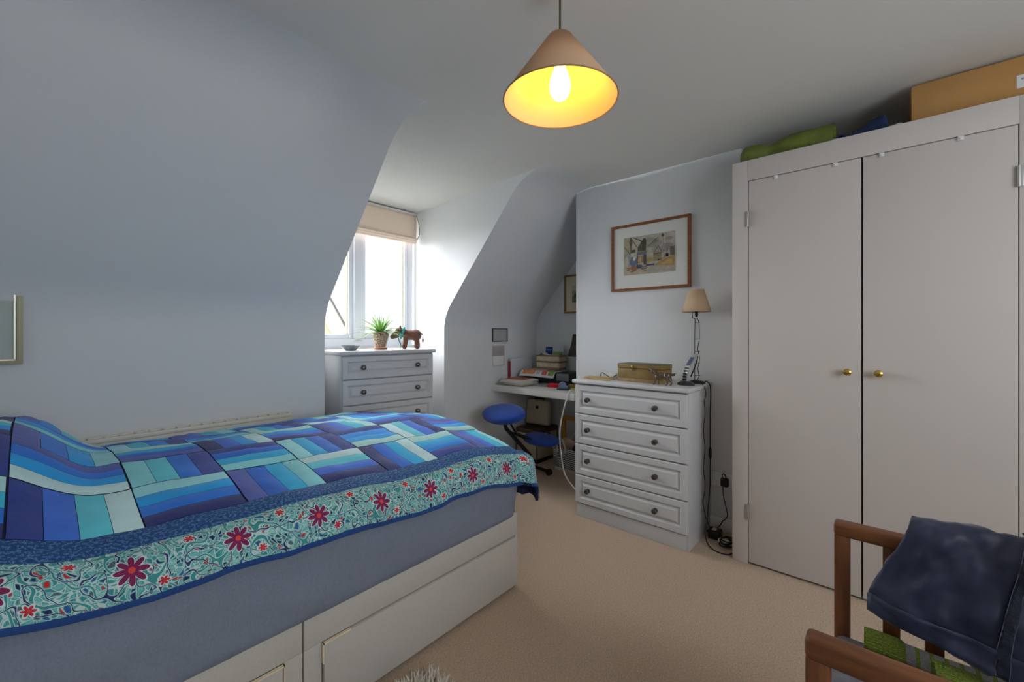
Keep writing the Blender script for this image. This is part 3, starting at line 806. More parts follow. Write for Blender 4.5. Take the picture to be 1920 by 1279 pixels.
# cordless phone
ph = thing('cordless_phone', 'silver and black cordless phone upright in its charging cradle', 'phone', (2.515, .86, H1), R(-122))
SIL = mat('silver_plastic', (176, 178, 180), .3, metal=.3)
b = B(); lathe(b, [(.052, 0), (.055, .004), (.05, .012), (.03, .022), (.001, .025)], 28, sy=.8); obj('cradle', b, mat('dark_grey_plastic', (56, 60, 66), .3), ph)
def handset(w0, th, y):
    bm = B()
    ss = [(0, .6), (.08, .9), (.3, 1), (.6, .92), (.85, .95), (.96, .8), (1, .5)]
    rings = []
    for t, f in ss:
        z = .012 + .165 * t; yy = y + .075 * t - .02 * math.sin(PI * t)
        rings.append([bm.verts.new((w0 * f * math.copysign(abs(math.cos(a)) ** .6, math.cos(a)), yy + th * math.copysign(abs(math.sin(a)) ** .6, math.sin(a)), z)) for a in [2 * PI * k / 16 for k in range(16)]])
    for p, q in zip(rings, rings[1:]):
        for k in range(16): bm.faces.new((p[k], p[(k + 1) % 16], q[(k + 1) % 16], q[k]))
    bm.faces.new(rings[0][::-1]); bm.faces.new(rings[-1]); return bm
hs_ = obj('handset', handset(.024, .012, .0), SIL, ph)
b = B(); grid(b, lambda u, v: (-.016 + .032 * u, -.0135 + .075 * (.62 + .28 * v) - .02 * math.sin(PI * (.62 + .28 * v)), .012 + .165 * (.62 + .28 * v)), 3, 6); obj('screen', b, mat('phone_screen', (86, 96, 120), .15), hs_)
for r_ in range(5):
    for c_ in range(3):
        t = .12 + .1 * r_; y = -.0135 + .075 * t - .02 * math.sin(PI * t)
        b = B(); box(b, -.014 + c_ * .0105, -.007 + c_ * .0105, y - .0025, y + .003, .012 + .165 * t - .004, .012 + .165 * t + .004, .001); obj('key', b, BLACK, hs_)
b = B(); tube(b, smooth_path([(.02, .066, .165), (.021, .052, .12), (.022, .016, .05)]), .004, 6); obj('side_trim', b, BLACK, hs_)
# table lamp
IRON = mat('dark_wire', (52, 48, 42), .45, metal=.6)
LS = at(1306, 585, X=2.64)
tl_ = thing('table_lamp', 'table lamp with beige linen shade on a thin twisted wire stand', 'lamp', (LS.x, LS.y, H1))
zb, zt_ = LS.z - H1, at(1306, 543, X=2.64).z - H1
b = B(); lathe(b, [(.042, zt_), (.082, zb)], 40); bmesh.ops.delete(b, geom=[f for f in b.faces if len(f.verts) > 4], context='FACES')
s_ = obj('shade', b, shade_mat('linen_shade', (222, 192, 158), .15), tl_, sharp=0); s_.modifiers.new('thickness', 'SOLIDIFY').thickness = .002
b = B(); lathe(b, [(.05, 0), (.05, .004), (.042, .012), (.012, .02), (.001, .02)], 28); obj('base', b, IRON, tl_)
rx, ry = SA * .011, -CA * .011
b = B(); tube(b, [(-rx, -ry, .015), (-rx, -ry, .28), (-rx * .8, -ry * .8, zb - .04)], .0022, 8); obj('stem', b, IRON, tl_)
b = B(); tube(b, smooth_path([(0, 0, .015), (rx * 1.3, ry * 1.3, .04), (rx * .8, ry * .8, .09), (rx * 1.6, ry * 1.6, .15), (rx * .7, ry * .7, .21), (rx * 1.5, ry * 1.5, .27), (rx * 1.2, ry * 1.2, zb - .06), (-rx * .4, -ry * .4, zb - .035)]), .0022, 8); obj('stem', b, IRON, tl_)
for z in (.045, .12, .19, .265, zb - .065):
    b = B(); tube(b, [(-rx * 1.1, -ry * 1.1, z), (rx * 2.0, ry * 2.0, z + .001)], .0016, 6); obj('rung', b, IRON, tl_)
b = B(); tube(b, [(-rx * .8, -ry * .8, zb - .042), (-rx * 2.2, -ry * 2.2, zb - .036), (-rx * 2.4, -ry * 2.4, zb - .006), (0, 0, zb)], .0024, 8); lathe(b, [(.006, zb - .03), (.009, zb - .02), (.009, zb + .05), (.001, zb + .055)], 14); obj('lamp_holder', b, IRON, tl_)
# envelopes, charger, leads
for k, (z, rz, c, lab) in enumerate(((0, 4, (206, 180, 136), 'manila envelope at the bottom of the pile on the low chest'), (.005, -5, (214, 196, 160), 'pale cream envelope in the middle of the pile on the low chest'), (.01, 8, (190, 158, 108), 'darker manila envelope topmost of the pile on the low chest'))):
    o = thing('envelope', lab, 'envelope', (2.42, 1.40, H1 + z), R(-90 + rz), 'manila envelopes on the low chest')
    b = B(); box(b, -.09 + .01 * k, .1, -.03, .07, 0, .0045, .001); obj('sheet', b, mat('manila_%d' % k, c, .85), o)
    b = B(); v = [b.verts.new(p) for p in ((-.09 + .01 * k, .07, .0048), (.1, .07, .0048), (.005, .01, .0052))]; b.faces.new(v); obj('flap', b, mat('manila_flap', (196, 168, 120), .85), o)
ch = thing('charger', 'white plug charger with tangled lead beside the wooden box', 'charger', (2.56, 1.345, H1))
b = B(); box(b, -.02, .02, -.028, .028, 0, .035, .006, 3); box(b, -.015, .015, -.06, -.026, .008, .03, .004); obj('body', b, WHITEP, ch)
b = B(); tube(b, smooth_path([(0, .026, .02), (-.03, .06, .05), (-.05, .1, .03), (-.02, .13, .006), (.02, .09, .04), (-.03, .03, .055), (-.06, -.02, .02), (-.05, -.05, .01)]), .002, 6); obj('lead', b, WHITEP, ch)
b = B(); tube(b, smooth_path([(.0, .1, .004), (-.03, .07, .035), (-.05, 0, .012), (-.045, -.05, .03)]), .0025, 6); obj('dark_lead', b, BLACK, ch)

# socket, plugs, cables
sk = thing('wall_socket', 'white double power socket on the wall beside the wardrobe', 'socket', (XM, .715, .31))
b = B(); box(b, XM - .012, XM, .642, .788, .267, .353, .004); obj('plate', b, WHITEP, sk, w=True)
for y in (.745, .68):
    b = B(); box(b, XM - .016, XM - .011, y - .006, y + .006, .328, .342, .001); obj('switch', b, WHITEP, sk, w=True)
pg = thing('power_plug', 'black three pin plug with lead in the double socket', 'plug', (XM - .012, .705, .31))
b = B(); box(b, -.03, 0, -.022, .022, -.03, .02, .008, 3); obj('body', b, BLACK, pg)
b = B(); tube(b, smooth_path([(-.022, .012, .018), (-.028, .01, .04), (-.026, -.002, .046), (-.022, -.012, .018)]), .003, 6); obj('loop_handle', b, BLACK, pg)
b = B(); tube(b, smooth_path([(-.02, .01, -.03), (-.03, 0, -.1), (-.035, -.02, -.19), (-.04, .005, -.23), (-.05, .02, -.26), (-.09, .05, -.285), (-.08, .08, -.295), (-.1, .06, -.303)]), .0028, 6); obj('lead', b, BLACK, pg)
ye = .79
def cable(name, label, pts, r, extra=None):
    t = thing(name, label, 'cable', Vector(pts[-1]))
    b = B(); tube(b, smooth_path(pts), r, 8); obj('lead', b, mat('black_cable', (34, 32, 32), .5), t, w=True)
    if extra: extra(t)
    return t
def inline_switch(t):
    b = B(); tube(b, [(2.66, ye - .022, .52), (2.66, ye - .022, .50), (2.66, ye - .022, .465), (2.66, ye - .022, .445)], [.004, .0085, .0085, .004], 10); obj('inline_switch', b, BLACK, t, w=True)
lb = tl_.location
cable('lamp_cable', 'black lamp cable with inline switch hanging beside the low chest', [(lb.x + .02, lb.y - .04, H1 + .008), (lb.x + .02, .785, H1 + .012), (2.66, ye - .024, H1 - .03), (2.66, ye - .022, .7), (2.66, ye - .022, .48), (2.655, ye - .022, .3), (2.58, ye - .03, .13), (2.52, ye - .04, .03), (2.47, .70, .006), (2.46, .63, .005), (2.5, .605, .005)], .0034, inline_switch)
cable('phone_cable', 'thin wavy black phone cable running down the low chest side', [(2.55, .83, H1 + .006), (2.57, .79, H1 + .008), (2.575, ye - .022, H1 - .04)] + [(2.575 + .014 * math.sin(k * 1.9), ye - .014, H1 - .1 - k * .065) for k in range(9)] + [(2.55, ye - .014, .22), (2.58, ye - .02, .13), (2.62, ye - .03, .055)], .0024)
ad = thing('mains_adaptor', 'black adaptor block with white plug on the floor by the wardrobe', 'adaptor', (2.63, .735, 0))
b = B(); box(b, -.035, .035, -.035, .03, .002, .05, .008, 3); obj('body', b, BLACK, ad)
b = B(); box(b, -.02, .015, -.012, .012, .049, .054, .003); obj('sticker', b, mat('pale_sticker', (214, 170, 156), .6), ad)
b = B(); box(b, -.05, -.02, -.085, -.03, .002, .022, .007, 3); obj('white_plug', b, WHITEP, ad)
cc = thing('coiled_cable', 'coil of black cable on the carpet against the wardrobe', 'cable', (2.58, .655, 0))
b = B(); tube(b, [(math.cos(a) * (.042 + .008 * math.sin(a * .37)), math.sin(a) * (.034 + .006 * math.sin(a * .61)), .006 + .0009 * a + .004 * math.sin(a * 2.3)) for a in [k * .35 for k in range(90)]], .0034, 6); obj('coil', b, mat('black_cable', (34, 32, 32), .5), cc)

# ------------------------------------------------------------------ things on top of the wardrobe
def crumple(bm, amp, sc, seed=0):
    bm.normal_update()
    for v in bm.verts: v.co += v.normal * amp * fbm(v.co.x * sc, v.co.y * sc, v.co.z * sc + seed)
GRN = mat('olive_green_nylon', (104, 116, 46), .55, (30, .5, .01), (20, .15))
rl = thing('rolled_sleeping_bag', 'olive green fabric roll lying on top of the wardrobe', 'fabric roll', (2.57, .38, ZT))
b = B()
N = 40
prof = []
for i in range(N + 1):
    t = i / N; y = .205 - .41 * t
    r = (.058 + .012 * t - .02 * math.exp(-((t - .36) / .1) ** 2)) * (math.sqrt(max(0.02, 1 - ((.1 - t) / .1) ** 2)) if t < .1 else 1)
    prof.append((r, y))
rings = []
for r, y in prof:
    ring = []
    for k in range(28):
        a = 2 * PI * k / 28
        rr = r * (1 + .05 * math.sin(a * 5 + y * 30) + .05 * fbm(math.cos(a) * 2, math.sin(a) * 2, y * 9))
        ring.append(b.verts.new((rr * math.cos(a) * 1.15, y, max(.0, .055 + rr * math.sin(a) * .95))))
    rings.append(ring)
for p, q in zip(rings, rings[1:]):
    for k in range(28): b.faces.new((p[k], q[k], q[(k + 1) % 28], p[(k + 1) % 28]))
b.faces.new(rings[0]); b.faces.new(rings[-1][::-1])
bmesh.ops.recalc_face_normals(b, faces=b.faces); obj('fabric', b, GRN, rl, sharp=50)
b = B()
for k in range(3):
    r = .05 - .014 * k
    tube(b, [(r * math.cos(a) * 1.1, -.207, .058 + r * math.sin(a)) for a in [.3 + 2 * PI * i / 20 for i in range(18)]], .006, 6)
obj('rolled_end', b, GRN, rl)
NVY = mat('navy_cloth', (28, 44, 82), .85, (24, .5, .01), (14, .2))
nv = thing('folded_cloth', 'crumpled navy blue cloth lying on top of the wardrobe', 'cloth', (2.55, .06, ZT))
b = B()
grid(b, lambda u, v: (-.07 + .16 * v, .085 - .17 * u, .012 + (.105 * u ** 1.1 if u < .93 else .105 * (1 - u) / .07 * .9) * (1 - .25 * abs(v - .4)) * (1 - abs(2 * v - 1) ** 5) + .008 * fbm(u * 4, v * 4, 2)), 22, 12)
o = obj('cloth', b, NVY, nv, sharp=0); m = o.modifiers.new('thickness', 'SOLIDIFY'); m.thickness = .012
b = B()
grid(b, lambda u, v: (-.06 + .1 * v, .12 - .07 * u, .004 + .03 * math.sin(PI * u) * (1 - .4 * v)), 8, 6); o = obj('cloth_corner', b, NVY, nv, sharp=0); o.modifiers.new('thickness', 'SOLIDIFY').thickness = .004
for k, (y, l) in enumerate(((.145, 'scrap of white paper between green roll and navy cloth'), (-.045, 'white paper sheet beside the cardboard box'))):
    o = thing('paper_sheet', l, 'paper', (2.50, y, ZT), R(20 + 30 * k), 'papers on the wardrobe top')
    b = B(); grid(b, lambda u, v: (-.05 + .1 * u, -.035 + .08 * v, .002 + .012 * u * v + .003 * fbm(u * 3, v * 3, k)), 6, 6)
    s = obj('sheet', b, PAPER, o, sharp=0); s.modifiers.new('thickness', 'SOLIDIFY').thickness = .001
cb = thing('cardboard_box', 'brown cardboard box lying on top of the wardrobe', 'box', (2.52, -.095, ZT))
b = B(); box(b, 0, .42, -.40, 0, 0, .176, .003); obj('carton', b, CARD, cb)
b = B(); box(b, .004, .416, -.396, -.201, .1755, .1785, .001); obj('flap', b, CARD, cb)
b = B(); box(b, .004, .416, -.199, -.004, .1755, .1785, .001); obj('flap', b, CARD, cb)
lp = at(1906, 174, X=2.519)
b = B(); box(b, -.0012, .0, -.40, lp.y + .095, .055, .105); sl_ = obj('address_label', b, PAPER, cb)
b = B(); box(b, -.0016, -.001, -.395, lp.y + .083, .086, .092); obj('printed_line', b, mat('violet_ink', (150, 140, 170), .8), sl_)

# ------------------------------------------------------------------ desk alcove
DZ = .73
dk = thing('desk', 'white fitted desk shelf spanning the alcove', 'desk', (3.0, 2.2, .68))
b = B(); box(b, 2.735, XA, 1.766, YL, .705, DZ, .002); obj('worktop', b, GLOSS, dk, w=True)
b = B(); box(b, 2.722, 2.742, 1.766, YL, .675, DZ + .001, .003); obj('front_edge', b, GLOSS, dk, w=True)
b = B(); box(b, 2.745, XA, YL - .03, YL, .66, .705); obj('batten', b, GLOSS, dk, w=True)

def slab(name, label, cat, px, py, w, d, h, m, rz=0, z=DZ, group=None, bev=.001, part='sheet'):
    p = at(px, py, Z=z); o = thing(name, label, cat, (p.x, p.y, z), R(rz), group)
    b = B(); box(b, -w / 2, w / 2, -d / 2, d / 2, 0, h, bev); obj(part, b, m, o); return o
g = 'papers and files on the desk'
zz = DZ
for k, (w, d, h, c, rz, lab) in enumerate(((.24, .30, .012, (150, 148, 140), 4, 'grey card folder at the bottom of the desk paper pile'), (.22, .30, .014, (214, 204, 186), -6, 'cream paper folder low in the desk paper pile'), (.22, .28, .014, (222, 220, 216), 8, 'white paper wad in the middle of the desk paper pile'), (.21, .26, .012, (226, 220, 214), -3, 'off-white folder near the top of the desk paper pile'))):
    o = thing('paper_folder', lab, 'folder', (2.87 + .008 * k, 2.46 - .006 * k, zz), R(rz), g)
    for q in range(3):
        b = B(); box(b, -w / 2 + .004 * q, w / 2 - .003 * q, -d / 2 + .003 * q, d / 2 - .002 * q, h / 3 * q, h / 3 * (q + 1), .001)
        obj('sheet', b, mat('folder_%d_%d' % (k, q), tuple(max(0, v - 14 * (q % 2)) for v in c), .85), o)
    zz += h
o = thing('card_sheet', 'terracotta coloured card on top of the desk paper pile', 'card', (2.89, 2.46, zz), R(10), g)
b = B(); box(b, -.08, .08, -.1, .1, 0, .003); obj('sheet', b, mat('terracotta_card', (196, 112, 84), .85), o)
o = thing('file_folder', 'white file with red edge standing against the eaves wall', 'folder', (3.1, 2.60, DZ), R(-3), g)
b = B(); box(b, -.16, .13, -.01, .012, 0, .225, .002); obj('cover', b, mat('grey_white_card', (206, 206, 212), .8), o)
b = B(); box(b, -.168, -.16, -.012, .014, .02, .2, .003); obj('spine', b, mat('red_card', (160, 40, 50), .7), o)
# printer with a magazine lying on it
pr = thing('printer', 'flat black and grey printer on the desk', 'printer', (3.19, 2.27, DZ), R(-82))
b = B(); box(b, -.25, .21, -.13, .15, .012, .11, .012, 3); box(b, -.22, .18, -.11, .13, 0, .014); obj('body', b, mat('printer_black', (36, 40, 46), .4), pr)
b = B(); box(b, .08, .2, -.137, -.125, .04, .105, .004); obj('control_panel', b, mat('printer_grey', (120, 124, 126), .4), pr)
b = B(); box(b, -.2, .06, -.15, -.1, .012, .02, .002); obj('paper_tray', b, BLACK, pr)
mg = thing('magazine', 'open printed magazine with colour pictures draped on the printer', 'magazine', (3.19, 2.31, DZ + .1115), R(-82))
b = B(); grid(b, lambda u, v: (-.25 + .36 * u, -.18 + .27 * v, .006 + .004 * math.sin(u * 5) - (.05 * (.15 - v) / .15 if v < .15 else 0)), 14, 14)
o = obj('page', b, PAPER, mg, sharp=0); o.modifiers.new('thickness', 'SOLIDIFY').thickness = .003
for x0, x1, c in ((-.22, -.09, (216, 150, 92)), (-.075, -.04, (196, 196, 204)), (-.02, .03, (226, 108, 88)), (.045, .1, (150, 170, 92))):
    def pg_(u, v, x0=x0, x1=x1):
        x = x0 + (x1 - x0) * u; q = .05 + .5 * v
        return (x, -.18 + .27 * q - .001, .0085 + .004 * math.sin((x + .25) / .36 * 5) - (.05 * (.15 - q) / .15 if q < .15 else 0))
    b = B(); grid(b, pg_, 6, 10)
    obj('printed_picture', b, mat('print_%d_%d_%d' % c, c, .7, var=(60, .35)), mg, sharp=0)
# woven box with cards on it
wk = thing('woven_case', 'beige woven zipped case standing on the printer behind the magazine', 'case', (3.255, 2.36, DZ + .133), R(-84))
WEAVE = mat('beige_weave', (218, 202, 174), .9, (240, .8, .004), (60, .18))
for k in range(2):
    b = B(); box(b, -.125, .125, -.075, .075, .004 + .058 * k, .056 + .058 * k, .012, 3); obj('body' if k == 0 else 'lid', b, WEAVE, wk)
    b = B(); box(b, -.127, .127, -.077, .077, .052 + .058 * k, .062 + .058 * k, .004); obj('zip_band', b, mat('brown_braid', (150, 130, 106), .9, (200, .6)), wk)
b = B(); box(b, -.12, .12, -.07, .07, -.012, .006); obj('foot_board', b, mat('brown_braid', (150, 130, 106), .9), wk)
tw = DZ + .133 + .122
for nm, lab, cat, c, x, y, w, h, lean, rz in (('greeting_card', 'dark blue card standing on the woven case', 'card', (38, 66, 140), 3.29, 2.415, .075, .075, -6, -80),
        ('picture_card', 'pale grey rounded card leaning on the woven case', 'card', (196, 202, 210), 3.30, 2.325, .13, .09, -8, -86), ('leaflet', 'green leaflet lying tilted on the woven case', 'leaflet', (120, 156, 80), 3.25, 2.29, .1, .034, -25, -78)):
    o = thing(nm, lab, cat, (x, y, tw), R(rz)); b = B(); box(b, -w / 2, w / 2, -.002, .002, 0, h, .0015)
    s = obj('card', b, mat('card_%d_%d_%d' % c, c, .6), o); s.rotation_euler.x = R(lean)
    if nm == 'greeting_card':
        b = B(); box(b, -.022, .022, -.0035, -.0015, .04, .05); obj('printed_strip', b, mat('card_print', (120, 150, 200), .6), s)
o = thing('letter', 'white folded letter lying on the woven case', 'letter', (3.235, 2.37, tw), R(-80))
b = B(); grid(b, lambda u, v: (-.1 + .2 * u, -.07 + .09 * v, .003 + .02 * math.exp(-((u - .25) / .12) ** 2)), 14, 4); s = obj('sheet', b, PAPER, o, sharp=0); s.modifiers.new('thickness', 'SOLIDIFY').thickness = .002
# flat things in front
slab('laptop', 'closed grey laptop lying near the desk front edge', 'laptop', 1012, 722, .22, .17, .014, mat('laptop_grey', (150, 152, 152), .4, metal=.3), -84, bev=.004, part='case')
o = thing('stapler', 'bright red stapler lying in front of the printer', 'stapler', (2.93, at(1040, 712, X=2.93).y, DZ), R(-75))
b = B(); box(b, -.055, .055, -.016, .016, .012, .036, .006, 3); obj('top_arm', b, mat('red_plastic', (206, 28, 36), .35), o)
b = B(); box(b, -.058, .05, -.018, .018, 0, .01, .003); obj('base', b, mat('red_plastic', (206, 28, 36), .35), o)
o = thing('tape_dispenser', 'dark grey tape dispenser beside the red stapler', 'dispenser', (2.85, at(1058, 722, X=2.85).y, DZ), R(-60))
b = B(); box(b, -.06, .06, -.022, .022, 0, .018, .004); box(b, .03, .06, -.02, .02, .016, .036, .004); obj('base', b, mat('slate_plastic', (64, 72, 80), .4), o)
b = B(); lathe(b, [(.012, -.01), (.032, -.01), (.032, .01), (.012, .01)], 24, (-.015, 0, .036), axis='y'); obj('tape_roll', b, mat('tape_blue', (120, 140, 164), .3), o)
o = thing('sponge_block', 'small yellow and brown block at the desk end by the low chest', 'block', (2.88, at(1073, 722, X=2.88).y, DZ), R(-70))
b = B(); box(b, -.03, .03, -.02, .02, 0, .022, .003); obj('yellow_layer', b, mat('dull_yellow', (186, 176, 80), .8), o)
b = B(); box(b, -.028, .032, -.02, .02, .0225, .05, .004); obj('brown_layer', b, mat('brown_block', (122, 90, 52), .8), o)
# alcove lamp with a pleated shade
al = thing('desk_lamp', 'lamp with dark brown pleated shade at the back of the desk', 'lamp', (3.17, 2.0, DZ))
b = B(); n = 48
zl0, zl1 = at(1063, 668, X=3.1).z - DZ, at(1070, 627, X=3.1).z - DZ
r1 = [b.verts.new(((.098 + .004 * (-1) ** k) * math.cos(2 * PI * k / n), (.098 + .004 * (-1) ** k) * math.sin(2 * PI * k / n), zl0)) for k in range(n)]
rm = [b.verts.new(((.066 + .003 * (-1) ** k) * math.cos(2 * PI * k / n), (.066 + .003 * (-1) ** k) * math.sin(2 * PI * k / n), zl0 + (zl1 - zl0) * .55)) for k in range(n)]
r2 = [b.verts.new(((.052 + .002 * (-1) ** k) * math.cos(2 * PI * k / n), (.052 + .002 * (-1) ** k) * math.sin(2 * PI * k / n), zl1)) for k in range(n)]
for p, q in ((r1, rm), (rm, r2)):
    for k in range(n): b.faces.new((p[k], p[(k + 1) % n], q[(k + 1) % n], q[k]))
o = obj('pleated_shade', b, mat('brown_pleats', (72, 62, 56), .8), al, sharp=10); o.modifiers.new('thickness', 'SOLIDIFY').thickness = .002
b = B(); lathe(b, [(.06, 0), (.06, .01), (.02, .025), (.012, .06), (.022, .1), (.010, .15), (.008, zl1 - .01), (.013, zl1), (.004, zl1 + .018), (.0005, zl1 + .02)], 24); obj('stem', b, mat('dark_bronze', (60, 52, 46), .4, metal=.6), al)
# mirror and calendar on the eaves wall
m0, m1 = at(922, 641, Y=YL), at(950, 616, Y=YL)
o = thing('wall_mirror', 'small dark framed mirror on the eaves wall over the desk', 'mirror', (m0.x, YL - .001, m0.z))
frame(o, m1.x - m0.x, m1.z - m0.z, .008, .012, mat('dark_frame', (66, 64, 62), .5)); flat(o, 'glass', .006, m1.x - m0.x - .006, .006, m1.z - m0.z - .006, -.006, mat('mirror_grey', (190, 190, 188), .25, metal=.15))
c0, c1 = at(923, 687, Y=YL), at(945, 648, Y=YL)
o = thing('wall_calendar', 'small white hanging calendar below the little mirror', 'calendar', (c0.x, YL - .001, c0.z))
cw, chh = c1.x - c0.x, c1.z - c0.z
flat(o, 'picture_leaf', 0, cw, chh * .5, chh, -.004, mat('calendar_grey', (176, 170, 164), .7, var=(14, .12)))
b = B(); grid(b, lambda u, v: (cw * u, -.004 - .02 * (1 - v) ** 2 * (1 - u), chh * .49 * v), 8, 8); s = obj('date_leaf', b, PAPER, o, sharp=0); s.modifiers.new('thickness', 'SOLIDIFY').thickness = .002

# ------------------------------------------------------------------ under the desk
kc = thing('kneeling_chair', 'kneeling chair with blue upholstered seat and knee pad at the desk', 'chair', (2.55, 2.2, 0))
BLUEF = mat('royal_blue_upholstery', (24, 66, 150), .9, (300, .3, .002), (200, .08), sheen=.2)
def pad(c, rx, ry, rz, tilt, az):
    b = B(); ball(b, (0, 0, 0), 1, seg=28)
    for v in b.verts:
        x, y, z = v.co; k = 1 - .25 * x * x
        v.co = (rx * math.copysign(abs(x) ** .85, x), ry * math.copysign(abs(y) ** .85, y) * k, rz * math.copysign(abs(z) ** .7, z))
    bmesh.ops.transform(b, matrix=Matrix.Translation(c) @ Matrix.Rotation(R(az), 4, 'Z') @ Matrix.Rotation(R(tilt), 4, 'Y'), verts=b.verts)
    return b
sp_ = at(944, 776, X=2.46); kp = at(1014, 824, X=2.70)
obj('seat', pad(sp_, .13, .205, .045, -20, 0), BLUEF, kc, w=True, sharp=0)
obj('knee_pad', pad(kp, .085, .175, .03, -16, 0), BLUEF, kc, w=True, sharp=0)
KFR = mat('black_tube', (28, 28, 30), .4, metal=.4)
b = B(); tube(b, [(sp_.x, sp_.y, sp_.z - .03), (sp_.x + .03, sp_.y, sp_.z - .12), (kp.x - .02, kp.y + .1, .2), (2.8, 2.26, .08), (2.86, 2.27, .04)], .016, 10); obj('main_tube', b, KFR, kc, w=True)
b = B(); box(b, sp_.x - .06, sp_.x + .08, sp_.y - .05, sp_.y + .05, sp_.z - .052, sp_.z - .028, .006); obj('seat_plate', b, KFR, kc, w=True)
for s in (-1, 1):
    b = B(); tube(b, [(sp_.x + .02, sp_.y + s * .03, sp_.z - .04), (sp_.x + .10, sp_.y + s * .04, sp_.z - .16), (kp.x, kp.y + s * .03, kp.z - .04)], .009, 8); obj('brace', b, KFR, kc, w=True)
    b = B(); tube(b, [(2.86, 2.27 + s * .17, .03), (2.86, 2.27, .042)], .014, 8); obj('foot_bar', b, KFR, kc, w=True)
b = B(); tube(b, [(kp.x - .07, kp.y + .04, .17), (sp_.x - .05, sp_.y - .02, .035)], .014, 8); tube(b, [(sp_.x - .05, sp_.y - .2, .03), (sp_.x - .05, sp_.y + .16, .03)], .014, 8); obj('rear_bar', b, KFR, kc, w=True)
for x, y in ((2.86, 2.10), (2.86, 2.44), (sp_.x - .05, sp_.y - .2), (sp_.x - .05, sp_.y + .16)):
    b = B(); lathe(b, [(.022, -.016), (.026, -.014), (.026, .014), (.022, .016)], 16, (x, y, .026), axis='x'); obj('castor', b, BLACK, kc, w=True)
CREAMB = mat('cream_board', (204, 192, 162), .7, (30, .1), (8, .06)); BROWNB = mat('brown_board', (92, 70, 58), .6, (30, .15), (10, .15))
fb = thing('filing_box', 'cream and brown filing box on the alcove floor under the desk', 'box', (3.03, 2.36, 0))
b = B(); box(b, .004, .325, .004, .245, .03, .29, .002); obj('body', b, CREAMB, fb)
b = B(); box(b, 0, .33, 0, .25, .26, .302, .003); ld = obj('lid', b, BROWNB, fb)
b = B(); box(b, .06, .14, .09, .15, .302, .31, .003); obj('handle', b, BLACK, ld)
for x, y in ((0, 0), (.322, 0), (0, .242)):
    b = B(); box(b, x, x + .008, y, y + .008, .0, .262); obj('corner_trim', b, BROWNB, fb)
b = B(); box(b, -.001, .331, -.001, .251, 0, .034, .002); obj('base_trim', b, BLACK, fb)
b = B(); box(b, .12, .2, -.006, .002, .235, .258, .003); obj('front_handle', b, BLACK, fb)
cs = thing('upright_case', 'cream upright case with dark catch standing on the filing box', 'case', (3.22, 2.495, .311), R(-84))
b = B(); box(b, -.13, .13, -.035, .035, 0, .235, .02, 3); o = obj('shell', b, mat('cream_case', (206, 194, 168), .6, (20, .1)), cs); o.rotation_euler.x = R(-7)
b = B(); tube(b, smooth_path([(-.05, 0, .232), (-.045, 0, .248), (.045, 0, .248), (.05, 0, .232)]), .006, 8); h_ = obj('handle', b, BLACK, cs); h_.rotation_euler.x = R(-7)
b = B(); box(b, -.014, .014, -.042, -.033, .15, .178, .003); h_ = obj('catch', b, BLACK, cs); h_.rotation_euler.x = R(-7)
bgp = thing('shopping_bag', 'white shopping bag with navy wave pattern beside the filing box', 'bag', (3.1, 2.02, 0))
def wave_mat():
    m, n, L, bs = nodes_mat('navy_wave_print')
    t = n.new('ShaderNodeTexCoord'); s = n.new('ShaderNodeSeparateXYZ'); L.new(t.outputs['Object'], s.inputs[0])
    h = mth(n, L, 'ADD', s.outputs[0], s.outputs[1])
    tri = mth(n, L, 'ABSOLUTE', mth(n, L, 'SUBTRACT', mth(n, L, 'FRACT', mth(n, L, 'MULTIPLY', h, 26)), .5))
    st = mth(n, L, 'FRACT', mth(n, L, 'ADD', mth(n, L, 'MULTIPLY', s.outputs[2], 58), mth(n, L, 'MULTIPLY', tri, 1.2)))
    L.new(mixc(n, L, mth(n, L, 'LESS_THAN', st, .45), (206, 202, 194), (44, 54, 84)), bs.inputs['Base Color']); bs.inputs['Roughness'].default_value = .8
    return m
b = B()
V = [b.verts.new(p) for p in ((-.08, -.17, .02), (.1, -.17, .02), (.1, .13, .02), (-.08, .13, .02), (-.1, -.19, .2), (.12, -.19, .2), (.12, .15, .21), (-.1, .15, .195))]
for q in ((0, 1, 5, 4), (1, 2, 6, 5), (2, 3, 7, 6), (3, 0, 4, 7), (3, 2, 1, 0)): b.faces.new([V[i] for i in q])
bmesh.ops.subdivide_edges(b, edges=b.edges, cuts=6, use_grid_fill=True); crumple(b, .010, 14, 3)
o = obj('body', b, wave_mat(), bgp, sharp=0); o.modifiers.new('thickness', 'SOLIDIFY').thickness = .003
b = B(); box(b, -.084, .104, -.174, .134, 0.001, .03, .004); obj('base_panel', b, mat('bag_base', (200, 192, 178), .8), bgp)
for x in (-.1, .12):
    b = B(); tube(b, smooth_path([(x, .09, .17), (x - .01, .085, .24), (x - .005, .05, .285), (x - .01, .015, .24), (x, .01, .17)]), .008, 8); obj('handle', b, mat('bag_handle', (206, 200, 186), .8), bgp)
o = thing('clothes_bundle', 'dark navy clothes bundled inside the wave patterned bag', 'clothes', (3.11, 1.95, .034))
b = B(); ball(b, (0, 0, .11), .075, .10, .105, 24); crumple(b, .03, 9, 5); obj('cloth', b, mat('ink_cloth', (30, 32, 58), .9, (40, .5)), o, sharp=0)
o = thing('magazine', 'magazine with brown cover sticking out of the wave patterned bag', 'magazine', (3.06, 2.075, .034), R(-88))
b = B(); box(b, -.07, .07, -.006, .006, 0, .24, .002); s = obj('cover', b, mat('brown_cover', (170, 140, 120), .6, var=(16, .3)), o); s.rotation_euler = (R(-6), R(12), 0)
o = thing('pine_board', 'orange yellow framed pine board leaning behind the wave patterned bag', 'board', (3.30, 2.255, 0), R(-90))
